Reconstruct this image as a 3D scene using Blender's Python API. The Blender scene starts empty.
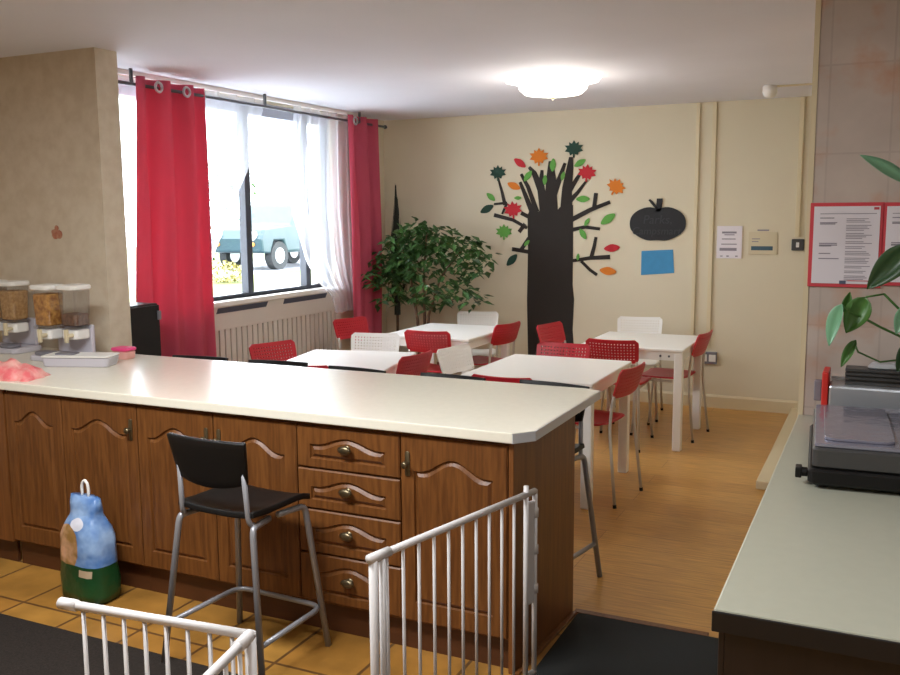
import bpy, bmesh, math, random
from mathutils import Vector, Matrix
random.seed(7)
C = bpy.context.scene.collection
SC = bpy.context.scene
PI = math.pi

# ------------------------------------------------------------------ camera
F_PX, PITCH, ROLL, YAW, CAM_H = 917.805, .13225, -.00686, .44129, 1.65
fw = Vector((-math.sin(YAW)*math.cos(PITCH), math.cos(YAW)*math.cos(PITCH), -math.sin(PITCH)))
r0 = Vector((math.cos(YAW), math.sin(YAW), 0))
u0 = r0.cross(fw)
RT = r0*math.cos(ROLL)+u0*math.sin(ROLL)
UP = -r0*math.sin(ROLL)+u0*math.cos(ROLL)
EYE = Vector((0, 0, CAM_H))
cd = bpy.data.cameras.new('camera'); cam = bpy.data.objects.new('camera', cd); C.objects.link(cam)
cd.sensor_width = 36; cd.lens = 36*F_PX/900; cd.clip_start = .05; cd.clip_end = 500
m = Matrix.Identity(4)
for i in range(3):
    m[i][0] = RT[i]; m[i][1] = UP[i]; m[i][2] = -fw[i]; m[i][3] = EYE[i]
cam.matrix_world = m
SC.camera = cam

def ray(px, py): return fw+RT*((px-450)/F_PX)+UP*((337.5-py)/F_PX)
def atZ(px, py, z): r = ray(px, py); return EYE+r*((z-CAM_H)/r.z)
def atY(px, py, y): r = ray(px, py); return EYE+r*(y/r.y)
def atX(px, py, x): r = ray(px, py); return EYE+r*(x/r.x)

# ------------------------------------------------------------------ materials
def srgb(r, g, b):
    f = lambda c: (c/12.92 if c <= .04045 else ((c+.055)/1.055)**2.4)
    return (f(r/255), f(g/255), f(b/255), 1)
def mat(name, col, rough=.5, metal=0, spec=.5, noise=0, nscale=8, bump=0, bscale=60, col2=None, stretch=None, emit=None, estr=0, alpha=None, trans=0):
    M = bpy.data.materials.new(name); M.use_nodes = True
    nt = M.node_tree; b = nt.nodes['Principled BSDF']
    b.inputs['Base Color'].default_value = col
    b.inputs['Roughness'].default_value = rough; b.inputs['Metallic'].default_value = metal
    b.inputs['Specular IOR Level'].default_value = spec
    if trans: b.inputs['Transmission Weight'].default_value = trans
    tc = nt.nodes.new('ShaderNodeTexCoord'); src = tc.outputs['Object']
    if stretch:
        mp = nt.nodes.new('ShaderNodeMapping'); mp.inputs['Scale'].default_value = stretch
        nt.links.new(src, mp.inputs[0]); src = mp.outputs[0]
    if noise or col2:
        n = nt.nodes.new('ShaderNodeTexNoise'); n.inputs['Scale'].default_value = nscale; n.inputs['Detail'].default_value = 5
        nt.links.new(src, n.inputs['Vector'])
        rp = nt.nodes.new('ShaderNodeValToRGB')
        c2 = col2 or tuple(c*(1-noise) for c in col[:3])+(1,)
        rp.color_ramp.elements[0].position = .35; rp.color_ramp.elements[1].position = .65
        rp.color_ramp.elements[0].color = c2; rp.color_ramp.elements[1].color = col
        nt.links.new(n.outputs['Fac'], rp.inputs[0]); nt.links.new(rp.outputs[0], b.inputs['Base Color'])
    if bump:
        n2 = nt.nodes.new('ShaderNodeTexNoise'); n2.inputs['Scale'].default_value = bscale; n2.inputs['Detail'].default_value = 3
        nt.links.new(src, n2.inputs['Vector'])
        bp = nt.nodes.new('ShaderNodeBump'); bp.inputs['Strength'].default_value = bump; bp.inputs['Distance'].default_value = .01
        nt.links.new(n2.outputs['Fac'], bp.inputs['Height']); nt.links.new(bp.outputs[0], b.inputs['Normal'])
    if emit:
        b.inputs['Emission Color'].default_value = emit; b.inputs['Emission Strength'].default_value = estr
    return M
def brickmat(name, c1, c2, cm, bw, bh, mortar, rough, off=0.0, wood=False, wall=False, spec=.5, nz=.25):
    M = bpy.data.materials.new(name); M.use_nodes = True
    nt = M.node_tree; b = nt.nodes['Principled BSDF']; b.inputs['Roughness'].default_value = rough
    b.inputs['Specular IOR Level'].default_value = spec
    tc = nt.nodes.new('ShaderNodeTexCoord'); src = tc.outputs['Object']
    if wall:
        sx = nt.nodes.new('ShaderNodeSeparateXYZ'); cx = nt.nodes.new('ShaderNodeCombineXYZ')
        nt.links.new(src, sx.inputs[0]); nt.links.new(sx.outputs[0], cx.inputs[0]); nt.links.new(sx.outputs[2], cx.inputs[1]); nt.links.new(sx.outputs[1], cx.inputs[2])
        src = cx.outputs[0]
    br = nt.nodes.new('ShaderNodeTexBrick')
    br.inputs['Scale'].default_value = 1; br.inputs['Brick Width'].default_value = bw; br.inputs['Row Height'].default_value = bh
    br.inputs['Mortar Size'].default_value = mortar; br.inputs['Mortar Smooth'].default_value = .3
    br.inputs['Color1'].default_value = c1; br.inputs['Color2'].default_value = c2; br.inputs['Mortar'].default_value = cm
    br.offset = off
    nt.links.new(src, br.inputs['Vector'])
    n = nt.nodes.new('ShaderNodeTexNoise'); n.inputs['Detail'].default_value = 5
    n.inputs['Scale'].default_value = 3 if wood else 6
    if wood:
        mp = nt.nodes.new('ShaderNodeMapping'); mp.inputs['Scale'].default_value = (2, 26, 1)
        nt.links.new(src, mp.inputs[0]); nt.links.new(mp.outputs[0], n.inputs['Vector'])
    else: nt.links.new(src, n.inputs['Vector'])
    mr = nt.nodes.new('ShaderNodeMapRange'); mr.inputs[1].default_value = .3; mr.inputs[2].default_value = .7
    mr.inputs[3].default_value = 1-nz; mr.inputs[4].default_value = 1+nz*.4
    nt.links.new(n.outputs['Fac'], mr.inputs[0])
    mx = nt.nodes.new('ShaderNodeMix'); mx.data_type = 'RGBA'; mx.blend_type = 'MULTIPLY'; mx.inputs[0].default_value = 1
    nt.links.new(br.outputs['Color'], mx.inputs[6]); nt.links.new(mr.outputs[0], mx.inputs[7]); nt.links.new(mx.outputs[2], b.inputs['Base Color'])
    return M

M = {}
M['cream'] = mat('cream_paint', srgb(216, 206, 180), .75, noise=.04, nscale=1.5)
M['cream_gloss'] = mat('cream_gloss_paint', srgb(214, 200, 166), .4)
M['ceiling'] = mat('white_ceiling_paint', srgb(226, 225, 232), .85, noise=.03, nscale=2)
M['wallpaper'] = mat('mottled_beige_wallpaper', srgb(214, 201, 180), .7, col2=srgb(204, 189, 166), nscale=14, bump=.1, bscale=90)
M['tile_paper'] = None
def stone_paper():
    T = brickmat('stone_tile_wallpaper', srgb(194, 180, 170), srgb(189, 175, 165), srgb(182, 168, 158), .205, .31, .004, .55, wall=True, nz=.12)
    nt = T.node_tree; b = nt.nodes['Principled BSDF']
    base = b.inputs['Base Color'].links[0].from_socket
    tc = nt.nodes.new('ShaderNodeTexCoord'); n = nt.nodes.new('ShaderNodeTexNoise'); n.inputs['Scale'].default_value = 5; n.inputs['Detail'].default_value = 6
    nt.links.new(tc.outputs['Object'], n.inputs[0])
    rp = nt.nodes.new('ShaderNodeValToRGB'); rp.color_ramp.elements[0].position = .52; rp.color_ramp.elements[1].position = .72
    nt.links.new(n.outputs[0], rp.inputs[0])
    mx = nt.nodes.new('ShaderNodeMix'); mx.data_type = 'RGBA'
    nt.links.new(rp.outputs[0], mx.inputs[0]); nt.links.new(base, mx.inputs[6]); mx.inputs[7].default_value = srgb(190, 142, 112)
    nt.links.new(mx.outputs[2], b.inputs['Base Color'])
    return T
M['tile_paper'] = stone_paper()
M['laminate'] = brickmat('oak_laminate', srgb(206, 156, 82), srgb(194, 142, 70), srgb(150, 104, 50), 1.25, .19, .0016, .32, off=.37, wood=True, nz=.28)
M['floor_tile'] = brickmat('ochre_floor_tiles', srgb(178, 132, 62), srgb(164, 114, 50), srgb(104, 72, 40), .33, .33, .008, .35, nz=.3)
M['mat_black'] = mat('black_rubber', srgb(34, 35, 34), .85, bump=.25, bscale=220, spec=.25)
M['mat_brown'] = mat('dark_brown_carpet', srgb(52, 46, 42), .95, noise=.3, nscale=120, bump=.3, bscale=300, spec=.1)
M['oak'] = mat('varnished_oak', srgb(120, 74, 33), .44, col2=srgb(94, 54, 21), nscale=5, stretch=(14, 14, 1.2), spec=.45)
M['oak_panel'] = mat('varnished_oak_end_panel', srgb(126, 78, 37), .4, col2=srgb(106, 62, 28), nscale=4, stretch=(14, 10, .9))
M['plinth'] = mat('dark_oak_plinth', srgb(84, 46, 20), .5, noise=.2, nscale=5, stretch=(1, 10, 10))
M['dark_wood'] = mat('dark_brown_wood', srgb(40, 27, 21), .5, noise=.25, nscale=5, stretch=(10, 10, 1))
M['worktop'] = mat('cream_laminate_worktop', srgb(236, 231, 214), .22, noise=.03, nscale=40)
M['worktop_edge'] = mat('white_edging', srgb(205, 208, 212), .35)
M['worktop_green'] = mat('pale_grey_worktop', srgb(172, 172, 155), .3, noise=.03, nscale=30)
M['edge_black'] = mat('black_edging', srgb(24, 22, 24), .4)
M['brass'] = mat('antique_brass', srgb(120, 108, 84), .35, metal=.9)
M['red_plastic'] = mat('red_plastic', srgb(186, 32, 46), .4)
M['white_plastic'] = mat('white_plastic', srgb(236, 234, 228), .4)
M['white_table'] = mat('white_table_laminate', srgb(238, 236, 230), .35)
M['chair_steel'] = mat('light_grey_steel', srgb(196, 190, 178), .35, metal=.3)
M['chrome'] = mat('brushed_steel', srgb(150, 150, 154), .35, metal=.35)
M['dark_steel'] = mat('dark_grey_steel', srgb(96, 98, 104), .35, metal=.4)
M['black_plastic'] = mat('black_plastic', srgb(17, 16, 16), .45, spec=.3)
M['black_gloss'] = mat('black_gloss', srgb(14, 14, 16), .2)
M['white_gate'] = mat('white_painted_metal', srgb(208, 204, 202), .4)
M['white'] = mat('white_paint', srgb(235, 232, 226), .5)
M['frame_dark'] = mat('dark_window_frame', srgb(58, 62, 74), .4)
M['frame_white'] = mat('grey_white_window_frame', srgb(176, 184, 200), .5)
M['radiator'] = mat('grey_cream_paint', srgb(208, 200, 190), .5)
M['slot_dark'] = mat('dark_slot', srgb(70, 72, 86), .7)
M['paper_black'] = mat('black_card', srgb(42, 36, 32), .85)
M['slate'] = mat('chalkboard', srgb(34, 35, 38), .7, noise=.15, nscale=12)
M['chalk'] = mat('faint_chalk', srgb(66, 67, 72), .9)
M['blue_card'] = mat('blue_card', srgb(66, 142, 190), .8, noise=.08, nscale=20)
M['paper_white'] = mat('white_paper', srgb(226, 220, 226), .8)
M['paper_grey'] = mat('cream_paper', srgb(208, 196, 166), .8)
M['ink'] = mat('grey_print', srgb(142, 136, 146), .9)
M['ink_dark'] = mat('dark_print', srgb(92, 96, 118), .9)
M['ink_blue'] = mat('blue_print_band', srgb(72, 98, 112), .8)
M['ink_red'] = mat('red_print', srgb(190, 70, 80), .8)
M['red_frame'] = mat('red_board', srgb(204, 64, 74), .6)
M['leaf_g'] = mat('ficus_leaf', srgb(74, 112, 56), .4, col2=srgb(42, 74, 36), nscale=9)
M['leaf_d'] = mat('dark_foliage', srgb(28, 40, 28), .6, noise=.4, nscale=20)
M['leaf_p'] = mat('bright_green_leaf', srgb(74, 120, 52), .35, noise=.2, nscale=10)
M['leaf_pd'] = mat('deep_green_leaf', srgb(46, 78, 40), .35, noise=.2, nscale=10)
M['leaf_pale'] = mat('pale_green_leaf', srgb(132, 186, 148), .3, noise=.15, nscale=10)
M['bark'] = mat('brown_bark', srgb(104, 76, 54), .8, noise=.3, nscale=20)
M['pot'] = mat('terracotta', srgb(136, 82, 56), .7)
M['soil'] = mat('soil', srgb(46, 34, 26), .95, bump=.4)
M['oats'] = mat('pale_oat_cereal', srgb(206, 164, 104), .8, col2=srgb(170, 122, 68), nscale=60, bump=.6, bscale=70)
M['cereal'] = mat('golden_cereal', srgb(222, 164, 82), .8, col2=srgb(160, 100, 42), nscale=38, bump=.6, bscale=70)
M['cereal_b'] = mat('brown_cereal', srgb(126, 86, 62), .8, col2=srgb(84, 52, 36), nscale=60, bump=.6, bscale=70)
M['grey_plastic'] = mat('pale_grey_plastic', srgb(196, 192, 200), .4)
M['grey_mid'] = mat('mid_grey_plastic', srgb(120, 118, 126), .5)
M['pink'] = mat('hot_pink_plastic', srgb(232, 72, 132), .45)
M['pink_pale'] = mat('pale_pink_plastic', srgb(216, 160, 150), .5)
M['wrap'] = mat('pink_printed_wrapper', srgb(226, 108, 112), .4, col2=srgb(236, 190, 176), nscale=14, bump=.5, bscale=30)
M['steel'] = mat('stainless_steel', srgb(196, 200, 206), .3, metal=.6)
M['red_strip'] = mat('red_strip', srgb(206, 44, 36), .5)
M['dark_grey'] = mat('dark_grey_metal', srgb(76, 76, 76), .4, metal=.4)
M['glass_tray'] = mat('smoked_foil_glass', srgb(150, 150, 166), .16, metal=.5, bump=.4, bscale=9)
M['lamp'] = mat('lit_frosted_glass', srgb(255, 250, 238), .4, emit=(1, .93, .82, 1), estr=4)
M['sticker'] = mat('faded_red_motif', srgb(170, 100, 78), .8, col2=srgb(188, 140, 112), nscale=40)
M['car'] = mat('dark_teal_car_paint', srgb(36, 58, 64), .3)
M['car_glass'] = mat('car_glass', srgb(70, 92, 104), .15)
M['tyre'] = mat('tyre_rubber', srgb(30, 32, 34), .8)
M['headlight'] = mat('headlight', srgb(235, 238, 240), .15)
M['amber'] = mat('amber_lens', srgb(226, 140, 50), .3)
M['grass'] = mat('grass', srgb(84, 98, 40), .95, col2=srgb(106, 108, 54), nscale=1.2)
M['tarmac'] = mat('pale_tarmac', srgb(118, 120, 126), .9, noise=.1, nscale=3)
M['bounce_slab'] = mat('pale_bounce_surface', srgb(196, 198, 204), .9, noise=.1, nscale=2)  # for the added slab outside that reflects daylight indoors
M['hedge'] = mat('hedge_leaves', srgb(70, 104, 50), .8, noise=.4, nscale=6)
M['flower_bed'] = mat('pale_shrub', srgb(150, 140, 80), .9, noise=.3, nscale=12)

def curtain_red():
    T = mat('red_curtain_cloth', srgb(204, 96, 118), .8, noise=.08, nscale=3, spec=.15)
    nt = T.node_tree; b = nt.nodes['Principled BSDF']; out = nt.nodes['Material Output']
    tr = nt.nodes.new('ShaderNodeBsdfTranslucent'); tr.inputs[0].default_value = srgb(232, 96, 120)
    mx = nt.nodes.new('ShaderNodeMixShader'); mx.inputs[0].default_value = .3
    nt.links.new(b.outputs[0], mx.inputs[1]); nt.links.new(tr.outputs[0], mx.inputs[2]); nt.links.new(mx.outputs[0], out.inputs[0])
    return T
M['curtain'] = curtain_red()
def sheer():
    T = mat('sheer_white_voile', srgb(245, 246, 252), .8, spec=.1)
    nt = T.node_tree; b = nt.nodes['Principled BSDF']; out = nt.nodes['Material Output']
    tr = nt.nodes.new('ShaderNodeBsdfTranslucent'); tr.inputs[0].default_value = (.95, .95, 1, 1)
    tp = nt.nodes.new('ShaderNodeBsdfTransparent')
    mx = nt.nodes.new('ShaderNodeMixShader'); mx.inputs[0].default_value = .6
    nt.links.new(b.outputs[0], mx.inputs[1]); nt.links.new(tr.outputs[0], mx.inputs[2])
    m2 = nt.nodes.new('ShaderNodeMixShader'); m2.inputs[0].default_value = .72
    nt.links.new(mx.outputs[0], m2.inputs[1]); nt.links.new(tp.outputs[0], m2.inputs[2]); nt.links.new(m2.outputs[0], out.inputs[0])
    return T
M['sheer'] = sheer()
def clear(name, tint, gl=.08, rough=.05):
    T = bpy.data.materials.new(name); T.use_nodes = True
    nt = T.node_tree; nt.nodes.remove(nt.nodes['Principled BSDF']); out = nt.nodes['Material Output']
    tp = nt.nodes.new('ShaderNodeBsdfTransparent'); tp.inputs[0].default_value = tint
    g = nt.nodes.new('ShaderNodeBsdfGlossy'); g.inputs['Roughness'].default_value = rough
    mx = nt.nodes.new('ShaderNodeMixShader'); mx.inputs[0].default_value = gl
    nt.links.new(tp.outputs[0], mx.inputs[1]); nt.links.new(g.outputs[0], mx.inputs[2]); nt.links.new(mx.outputs[0], out.inputs[0])
    return T
M['glass'] = clear('window_glass', (.97, .98, .98, 1), .04, .0)
M['clear'] = clear('clear_plastic', (.86, .86, .88, 1), .12, .1)
def bag_mat():
    T = bpy.data.materials.new('printed_plastic_bag'); T.use_nodes = True
    nt = T.node_tree; b = nt.nodes['Principled BSDF']; b.inputs['Roughness'].default_value = .3
    N = nt.nodes.new; L = nt.links.new
    tc = N('ShaderNodeTexCoord'); sp = N('ShaderNodeSeparateXYZ'); L(tc.outputs['Object'], sp.inputs[0])
    n = N('ShaderNodeTexNoise'); n.inputs['Scale'].default_value = 9; n.inputs['Detail'].default_value = 3; L(tc.outputs['Object'], n.inputs[0])
    sky = N('ShaderNodeValToRGB'); sky.color_ramp.elements[0].position = .38; sky.color_ramp.elements[0].color = srgb(84, 124, 182)
    sky.color_ramp.elements[1].position = .66; sky.color_ramp.elements[1].color = srgb(156, 186, 224); L(n.outputs[0], sky.inputs[0])
    def gt(sock, v, inv=False):
        q = N('ShaderNodeMath'); q.operation = 'LESS_THAN' if inv else 'GREATER_THAN'; q.inputs[1].default_value = v; L(sock, q.inputs[0]); return q.outputs[0]
    def mul(a, c):
        q = N('ShaderNodeMath'); q.operation = 'MULTIPLY'; L(a, q.inputs[0]); L(c, q.inputs[1]); return q.outputs[0]
    def mix(fac, a, col):
        q = N('ShaderNodeMix'); q.data_type = 'RGBA'; L(fac, q.inputs[0]); L(a, q.inputs[6])
        if isinstance(col, tuple): q.inputs[7].default_value = col
        else: L(col, q.inputs[7])
        return q.outputs[2]
    def dist(cx, cz, rx, rz, rad):
        ax = N('ShaderNodeMath'); ax.operation = 'MULTIPLY_ADD'; L(sp.outputs[0], ax.inputs[0]); ax.inputs[1].default_value = 1/rx; ax.inputs[2].default_value = -cx/rx
        az = N('ShaderNodeMath'); az.operation = 'MULTIPLY_ADD'; L(sp.outputs[2], az.inputs[0]); az.inputs[1].default_value = 1/rz; az.inputs[2].default_value = -cz/rz
        x2 = mul(ax.outputs[0], ax.outputs[0]); z2 = mul(az.outputs[0], az.outputs[0])
        ad = N('ShaderNodeMath'); L(x2, ad.inputs[0]); L(z2, ad.inputs[1])
        nn = N('ShaderNodeMath'); nn.operation = 'MULTIPLY_ADD'; L(n.outputs[0], nn.inputs[0]); nn.inputs[1].default_value = .8; L(ad.outputs[0], nn.inputs[2])
        return gt(nn.outputs[0], rad, True)
    c = sky.outputs[0]
    c = mix(dist(.01, .345, .045, .03, 1.15), c, srgb(222, 222, 232))
    pr = N('ShaderNodeValToRGB'); pr.color_ramp.elements[0].color = srgb(150, 112, 60); pr.color_ramp.elements[1].color = srgb(226, 176, 140)
    pr.color_ramp.elements[0].position = .4; pr.color_ramp.elements[1].position = .6; L(n.outputs[0], pr.inputs[0])
    c = mix(dist(-.06, .24, .09, .1, 1.35), c, pr.outputs[0])
    gz = gt(sp.outputs[2], .165, True)
    gr = N('ShaderNodeValToRGB'); gr.color_ramp.elements[0].color = srgb(16, 48, 24); gr.color_ramp.elements[1].color = srgb(30, 84, 44); L(n.outputs[0], gr.inputs[0])
    c = mix(gz, c, gr.outputs[0])
    c = mix(mul(mul(gt(sp.outputs[0], .03), gt(sp.outputs[0], .1, True)), mul(gt(sp.outputs[2], .122), gt(sp.outputs[2], .152, True))), c, srgb(190, 168, 140))
    L(c, b.inputs['Base Color'])
    bp = N('ShaderNodeBump'); bp.inputs['Strength'].default_value = .4; bp.inputs['Distance'].default_value = .02
    n3 = N('ShaderNodeTexNoise'); n3.inputs['Scale'].default_value = 14; L(tc.outputs['Object'], n3.inputs[0]); L(n3.outputs[0], bp.inputs['Height']); L(bp.outputs[0], b.inputs['Normal'])
    return T
M['bag'] = bag_mat()

# ------------------------------------------------------------------ mesh helpers
def B(): return bmesh.new()
def box(bm, x0, x1, y0, y1, z0, z1, rot=None):
    v = [bm.verts.new((x, y, z)) for z in (z0, z1) for x, y in ((x0, y0), (x1, y0), (x1, y1), (x0, y1))]
    for f in ((3, 2, 1, 0), (4, 5, 6, 7), (0, 1, 5, 4), (1, 2, 6, 5), (2, 3, 7, 6), (3, 0, 4, 7)): bm.faces.new([v[i] for i in f])
    return bm
def tube(bm, pts, r, n=8, caps=True):
    pts = [Vector(p) for p in pts]; rings = []
    rr = r if isinstance(r, (list, tuple)) else [r]*len(pts)
    prev = None
    for i, p in enumerate(pts):
        t = (pts[min(i+1, len(pts)-1)]-pts[max(i-1, 0)]).normalized()
        a = prev if prev is not None else (Vector((0, 0, 1)) if abs(t.z) < .9 else Vector((1, 0, 0)))
        s = t.cross(a).normalized(); a2 = s.cross(t).normalized(); prev = a2
        rings.append([bm.verts.new(p+(s*math.cos(2*PI*k/n)+a2*math.sin(2*PI*k/n))*rr[i]) for k in range(n)])
    for q in range(len(rings)-1):
        for k in range(n): bm.faces.new((rings[q][k], rings[q][(k+1) % n], rings[q+1][(k+1) % n], rings[q+1][k]))
    if caps: bm.faces.new(rings[0][::-1]); bm.faces.new(rings[-1])
    return bm
def bend(pts, r=.03, n=4):
    """round the corners of a polyline"""
    pts = [Vector(p) for p in pts]; out = [pts[0]]
    for i in range(1, len(pts)-1):
        a, b, c = pts[i-1], pts[i], pts[i+1]
        d1 = min(r, (a-b).length*.45); d2 = min(r, (c-b).length*.45)
        p0 = b+(a-b).normalized()*d1; p2 = b+(c-b).normalized()*d2
        for k in range(n+1):
            t = k/n; out.append(p0*(1-t)**2+b*2*t*(1-t)+p2*t*t)
    out.append(pts[-1]); return out
def prism(bm, poly, axis, d0, d1):
    """polygon of (a,b) extruded along axis: 'y' -> (a,d,b), 'z' -> (a,b,d), 'x' -> (d,a,b)"""
    P = {'y': lambda a, b, d: (a, d, b), 'z': lambda a, b, d: (a, b, d), 'x': lambda a, b, d: (d, a, b)}[axis]
    v0 = [bm.verts.new(P(a, b, d0)) for a, b in poly]; v1 = [bm.verts.new(P(a, b, d1)) for a, b in poly]
    n = len(poly)
    for i in range(n): bm.faces.new((v0[i], v0[(i+1) % n], v1[(i+1) % n], v1[i]))
    for vs in (v0, v1):
        es = [bm.edges.get((vs[i], vs[(i+1) % n])) for i in range(n)]
        bmesh.ops.triangle_fill(bm, edges=es, use_beauty=True)
    bmesh.ops.recalc_face_normals(bm, faces=bm.faces)
    return bm
def lathe(bm, prof, n=24, c=(0, 0, 0)):
    rings = []
    for r, z in prof: rings.append([bm.verts.new((c[0]+r*math.cos(2*PI*k/n), c[1]+r*math.sin(2*PI*k/n), c[2]+z)) for k in range(n)])
    for q in range(len(rings)-1):
        for k in range(n): bm.faces.new((rings[q][k], rings[q][(k+1) % n], rings[q+1][(k+1) % n], rings[q+1][k]))
    bm.faces.new(rings[0][::-1]); bm.faces.new(rings[-1])
    return bm
def rbox(bm, cx, cy, z0, z1, w, d, r=.02, n=4, taper=1.0, bulge=0):
    """rounded box (rounded in plan)"""
    def ring(w, d, z):
        o = []
        for sx, sy, a0 in ((1, 1, 0), (-1, 1, PI/2), (-1, -1, PI), (1, -1, 1.5*PI)):
            for k in range(n+1):
                a = a0+PI/2*k/n; o.append(bm.verts.new((cx+sx*(w/2-r)+r*math.cos(a), cy+sy*(d/2-r)+r*math.sin(a), z)))
        return o
    e = min(.006, (z1-z0)*.2)
    R = [ring(w-2*e, d-2*e, z0), ring(w, d, z0+e), ring(w*taper, d*taper, z1-e), ring(w*taper-2*e, d*taper-2*e, z1)]
    for a, b in zip(R, R[1:]):
        for k in range(len(a)): bm.faces.new((a[k], a[(k+1) % len(a)], b[(k+1) % len(a)], b[k]))
    bm.faces.new(R[0][::-1]); bm.faces.new(R[-1])
    return bm
def obj(name, bm, material, parent=None, smooth=False, loc=None, bevel=0, solid=0):
    me = bpy.data.meshes.new(name); bm.normal_update(); bm.to_mesh(me); bm.free()
    me.materials.append(M[material] if isinstance(material, str) else material)
    if smooth:
        for p in me.polygons: p.use_smooth = True
    o = bpy.data.objects.new(name, me); C.objects.link(o)
    if parent: o.parent = parent
    if loc: o.location = loc
    if solid:
        s = o.modifiers.new('solid', 'SOLIDIFY'); s.thickness = solid; s.offset = 0
    if bevel:
        b = o.modifiers.new('bevel', 'BEVEL'); b.width = bevel; b.segments = 2; b.limit_method = 'ANGLE'
    return o
def tag(o, label, cat, group=None, kind=None):
    if label: o['label'] = label
    if cat: o['category'] = cat
    if group: o['group'] = group
    if kind: o['kind'] = kind
    return o
def thing(name, label, cat, loc=(0, 0, 0), rotz=0, group=None):
    o = bpy.data.objects.new(name, None); C.objects.link(o); o.empty_display_size = .1
    o.location = loc; o.rotation_euler = (0, 0, rotz)
    return tag(o, label, cat, group)
def struct(name, bm, m, parent=None, **k):
    o = obj(name, bm, m, parent, **k)
    if not parent: o['kind'] = 'structure'
    return o
def dup(root, loc, rotz, label, group=None):
    r = root.copy(); C.objects.link(r); r.location = loc; r.rotation_euler = (0, 0, rotz); r['label'] = label
    if group: r['group'] = group
    for ch in list(root.children):
        c = ch.copy(); C.objects.link(c); c.parent = r
        for g in list(ch.children):
            d = g.copy(); C.objects.link(d); d.parent = c
    return r
def textmesh(name, s, size, m, parent, loc, rot=(PI/2, 0, 0), shear=0):
    cu = bpy.data.curves.new(name, 'FONT'); cu.body = s; cu.size = size; cu.extrude = .001; cu.align_x = 'CENTER'; cu.align_y = 'CENTER'; cu.shear = shear
    o = bpy.data.objects.new(name, cu); C.objects.link(o)
    dg = bpy.context.evaluated_depsgraph_get(); me = bpy.data.meshes.new_from_object(o.evaluated_get(dg))
    C.objects.unlink(o); bpy.data.objects.remove(o)
    me.materials.clear(); me.materials.append(M[m])
    q = bpy.data.objects.new(name, me); C.objects.link(q); q.parent = parent; q.location = loc; q.rotation_euler = rot
    return q

# ------------------------------------------------------------------ the room
CEIL = 2.565; XW = -4.46; YB = 7.96; YP0, YP1 = 3.82, 3.98; XR = .55
YT = 3.534   # where the tiles meet the wood floor
struct('floor', box(B(), XW-.2, XR, YT, YB+.15, -.06, 0), 'laminate')
struct('floor_tiles', box(B(), -5.3, 1.6, -1.6, YT, -.06, 0), 'floor_tile')
struct('ceiling', box(B(), -5.4, 1.8, -1.7, YB+.15, CEIL, CEIL+.12), 'ceiling')
struct('wall_back', box(B(), XW-.2, XR+.1, YB, YB+.15, 0, CEIL), 'cream')
WY0, WY1, WZ0, WZ1 = 4.22, 7.02, 1.03, 2.535
bm = B()
for a in ((YP1, YB, 0, WZ0), (YP1, YB, WZ1, CEIL), (YP1, WY0, WZ0, WZ1), (WY1, YB, WZ0, WZ1)): box(bm, XW-.2, XW, *a)
struct('wall_left', bm, 'cream')
struct('wall_partition', box(B(), -5.4, -3.92, YP0, YP1, 0, CEIL), 'wallpaper')
YN = 3.62; XN = -.252
struct('wall_notice', box(B(), XN, 1.7, YN, YN+.16, 0, CEIL), 'tile_paper')
struct('trim_1', box(B(), XN-.012, XN+.006, YN-.004, YN+.03, 0, CEIL), 'cream_gloss')
struct('wall_right', box(B(), XR, XR+.1, YN+.16, YB, 0, CEIL), 'cream')
struct('wall_kitchen_left', box(B(), -5.4, -5.3, -1.6, YP0, 0, CEIL), 'wallpaper')
struct('wall_kitchen_right', box(B(), 1.6, 1.7, -1.6, YN, 0, CEIL), 'tile_paper')
struct('wall_front', box(B(), -5.4, 1.7, -1.7, -1.6, 0, CEIL), 'cream')
bm = B(); prism(bm, [(YB-.018, 0), (YB, 0), (YB, .11), (YB-.008, .11), (YB-.018, .095)], 'x', XW, XR); struct('baseboard_back', bm, 'cream_gloss')
struct('trim_2', box(B(), -1.1, XN-.3, YT-.015, YT+.02, 0, .006), 'oak', bevel=.002)   # threshold strip
# low boxed step along the right of the dining room
bm = B(); p0 = atZ(761, 490, .0); box(bm, -.63, .2, p0.y, YB-.02, 0, .055); struct('trim_3', bm, 'cream_gloss', bevel=.006)

# window
FX = XW-.07
def window():
    w = obj('window_1', B(), 'frame_dark')
    w['kind'] = 'structure'
    bm = B(); t = .05
    box(bm, FX-.03, FX+.03, WY0, WY1, WZ0, WZ0+.03); box(bm, FX-.03, FX+.03, WY0, WY0+t, WZ0, WZ1); box(bm, FX-.03, FX+.03, WY1-t, WY1, WZ0, WZ1); obj('top_rail', box(B(), FX-.032, FX+.035, WY0, WY1, WZ1-.1, WZ1+.001), 'frame_white', w, bevel=.004)
    obj('window_frame', bm, 'frame_dark', w, bevel=.004)
    ym = [4.95, atX(246, 250, FX).y, atX(305, 270, FX).y]
    for y in ym: obj('mullion', box(B(), FX-.028, FX+.04, y-.035, y+.035, WZ0+.02, WZ1-.02), 'frame_dark', w, bevel=.004)
    e = [WY0]+ym+[WY1]
    for a, b in zip(e, e[1:]): obj('glass_pane', box(B(), FX-.004, FX+.004, a+.02, b-.02, WZ0+.03, WZ1-.03), 'glass', w)
    obj('window_sill', box(B(), XW-.2, XW+.072, WY0-.1, WY1+.04, WZ0-.037, WZ0), 'white', w, bevel=.006)
window()

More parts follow.
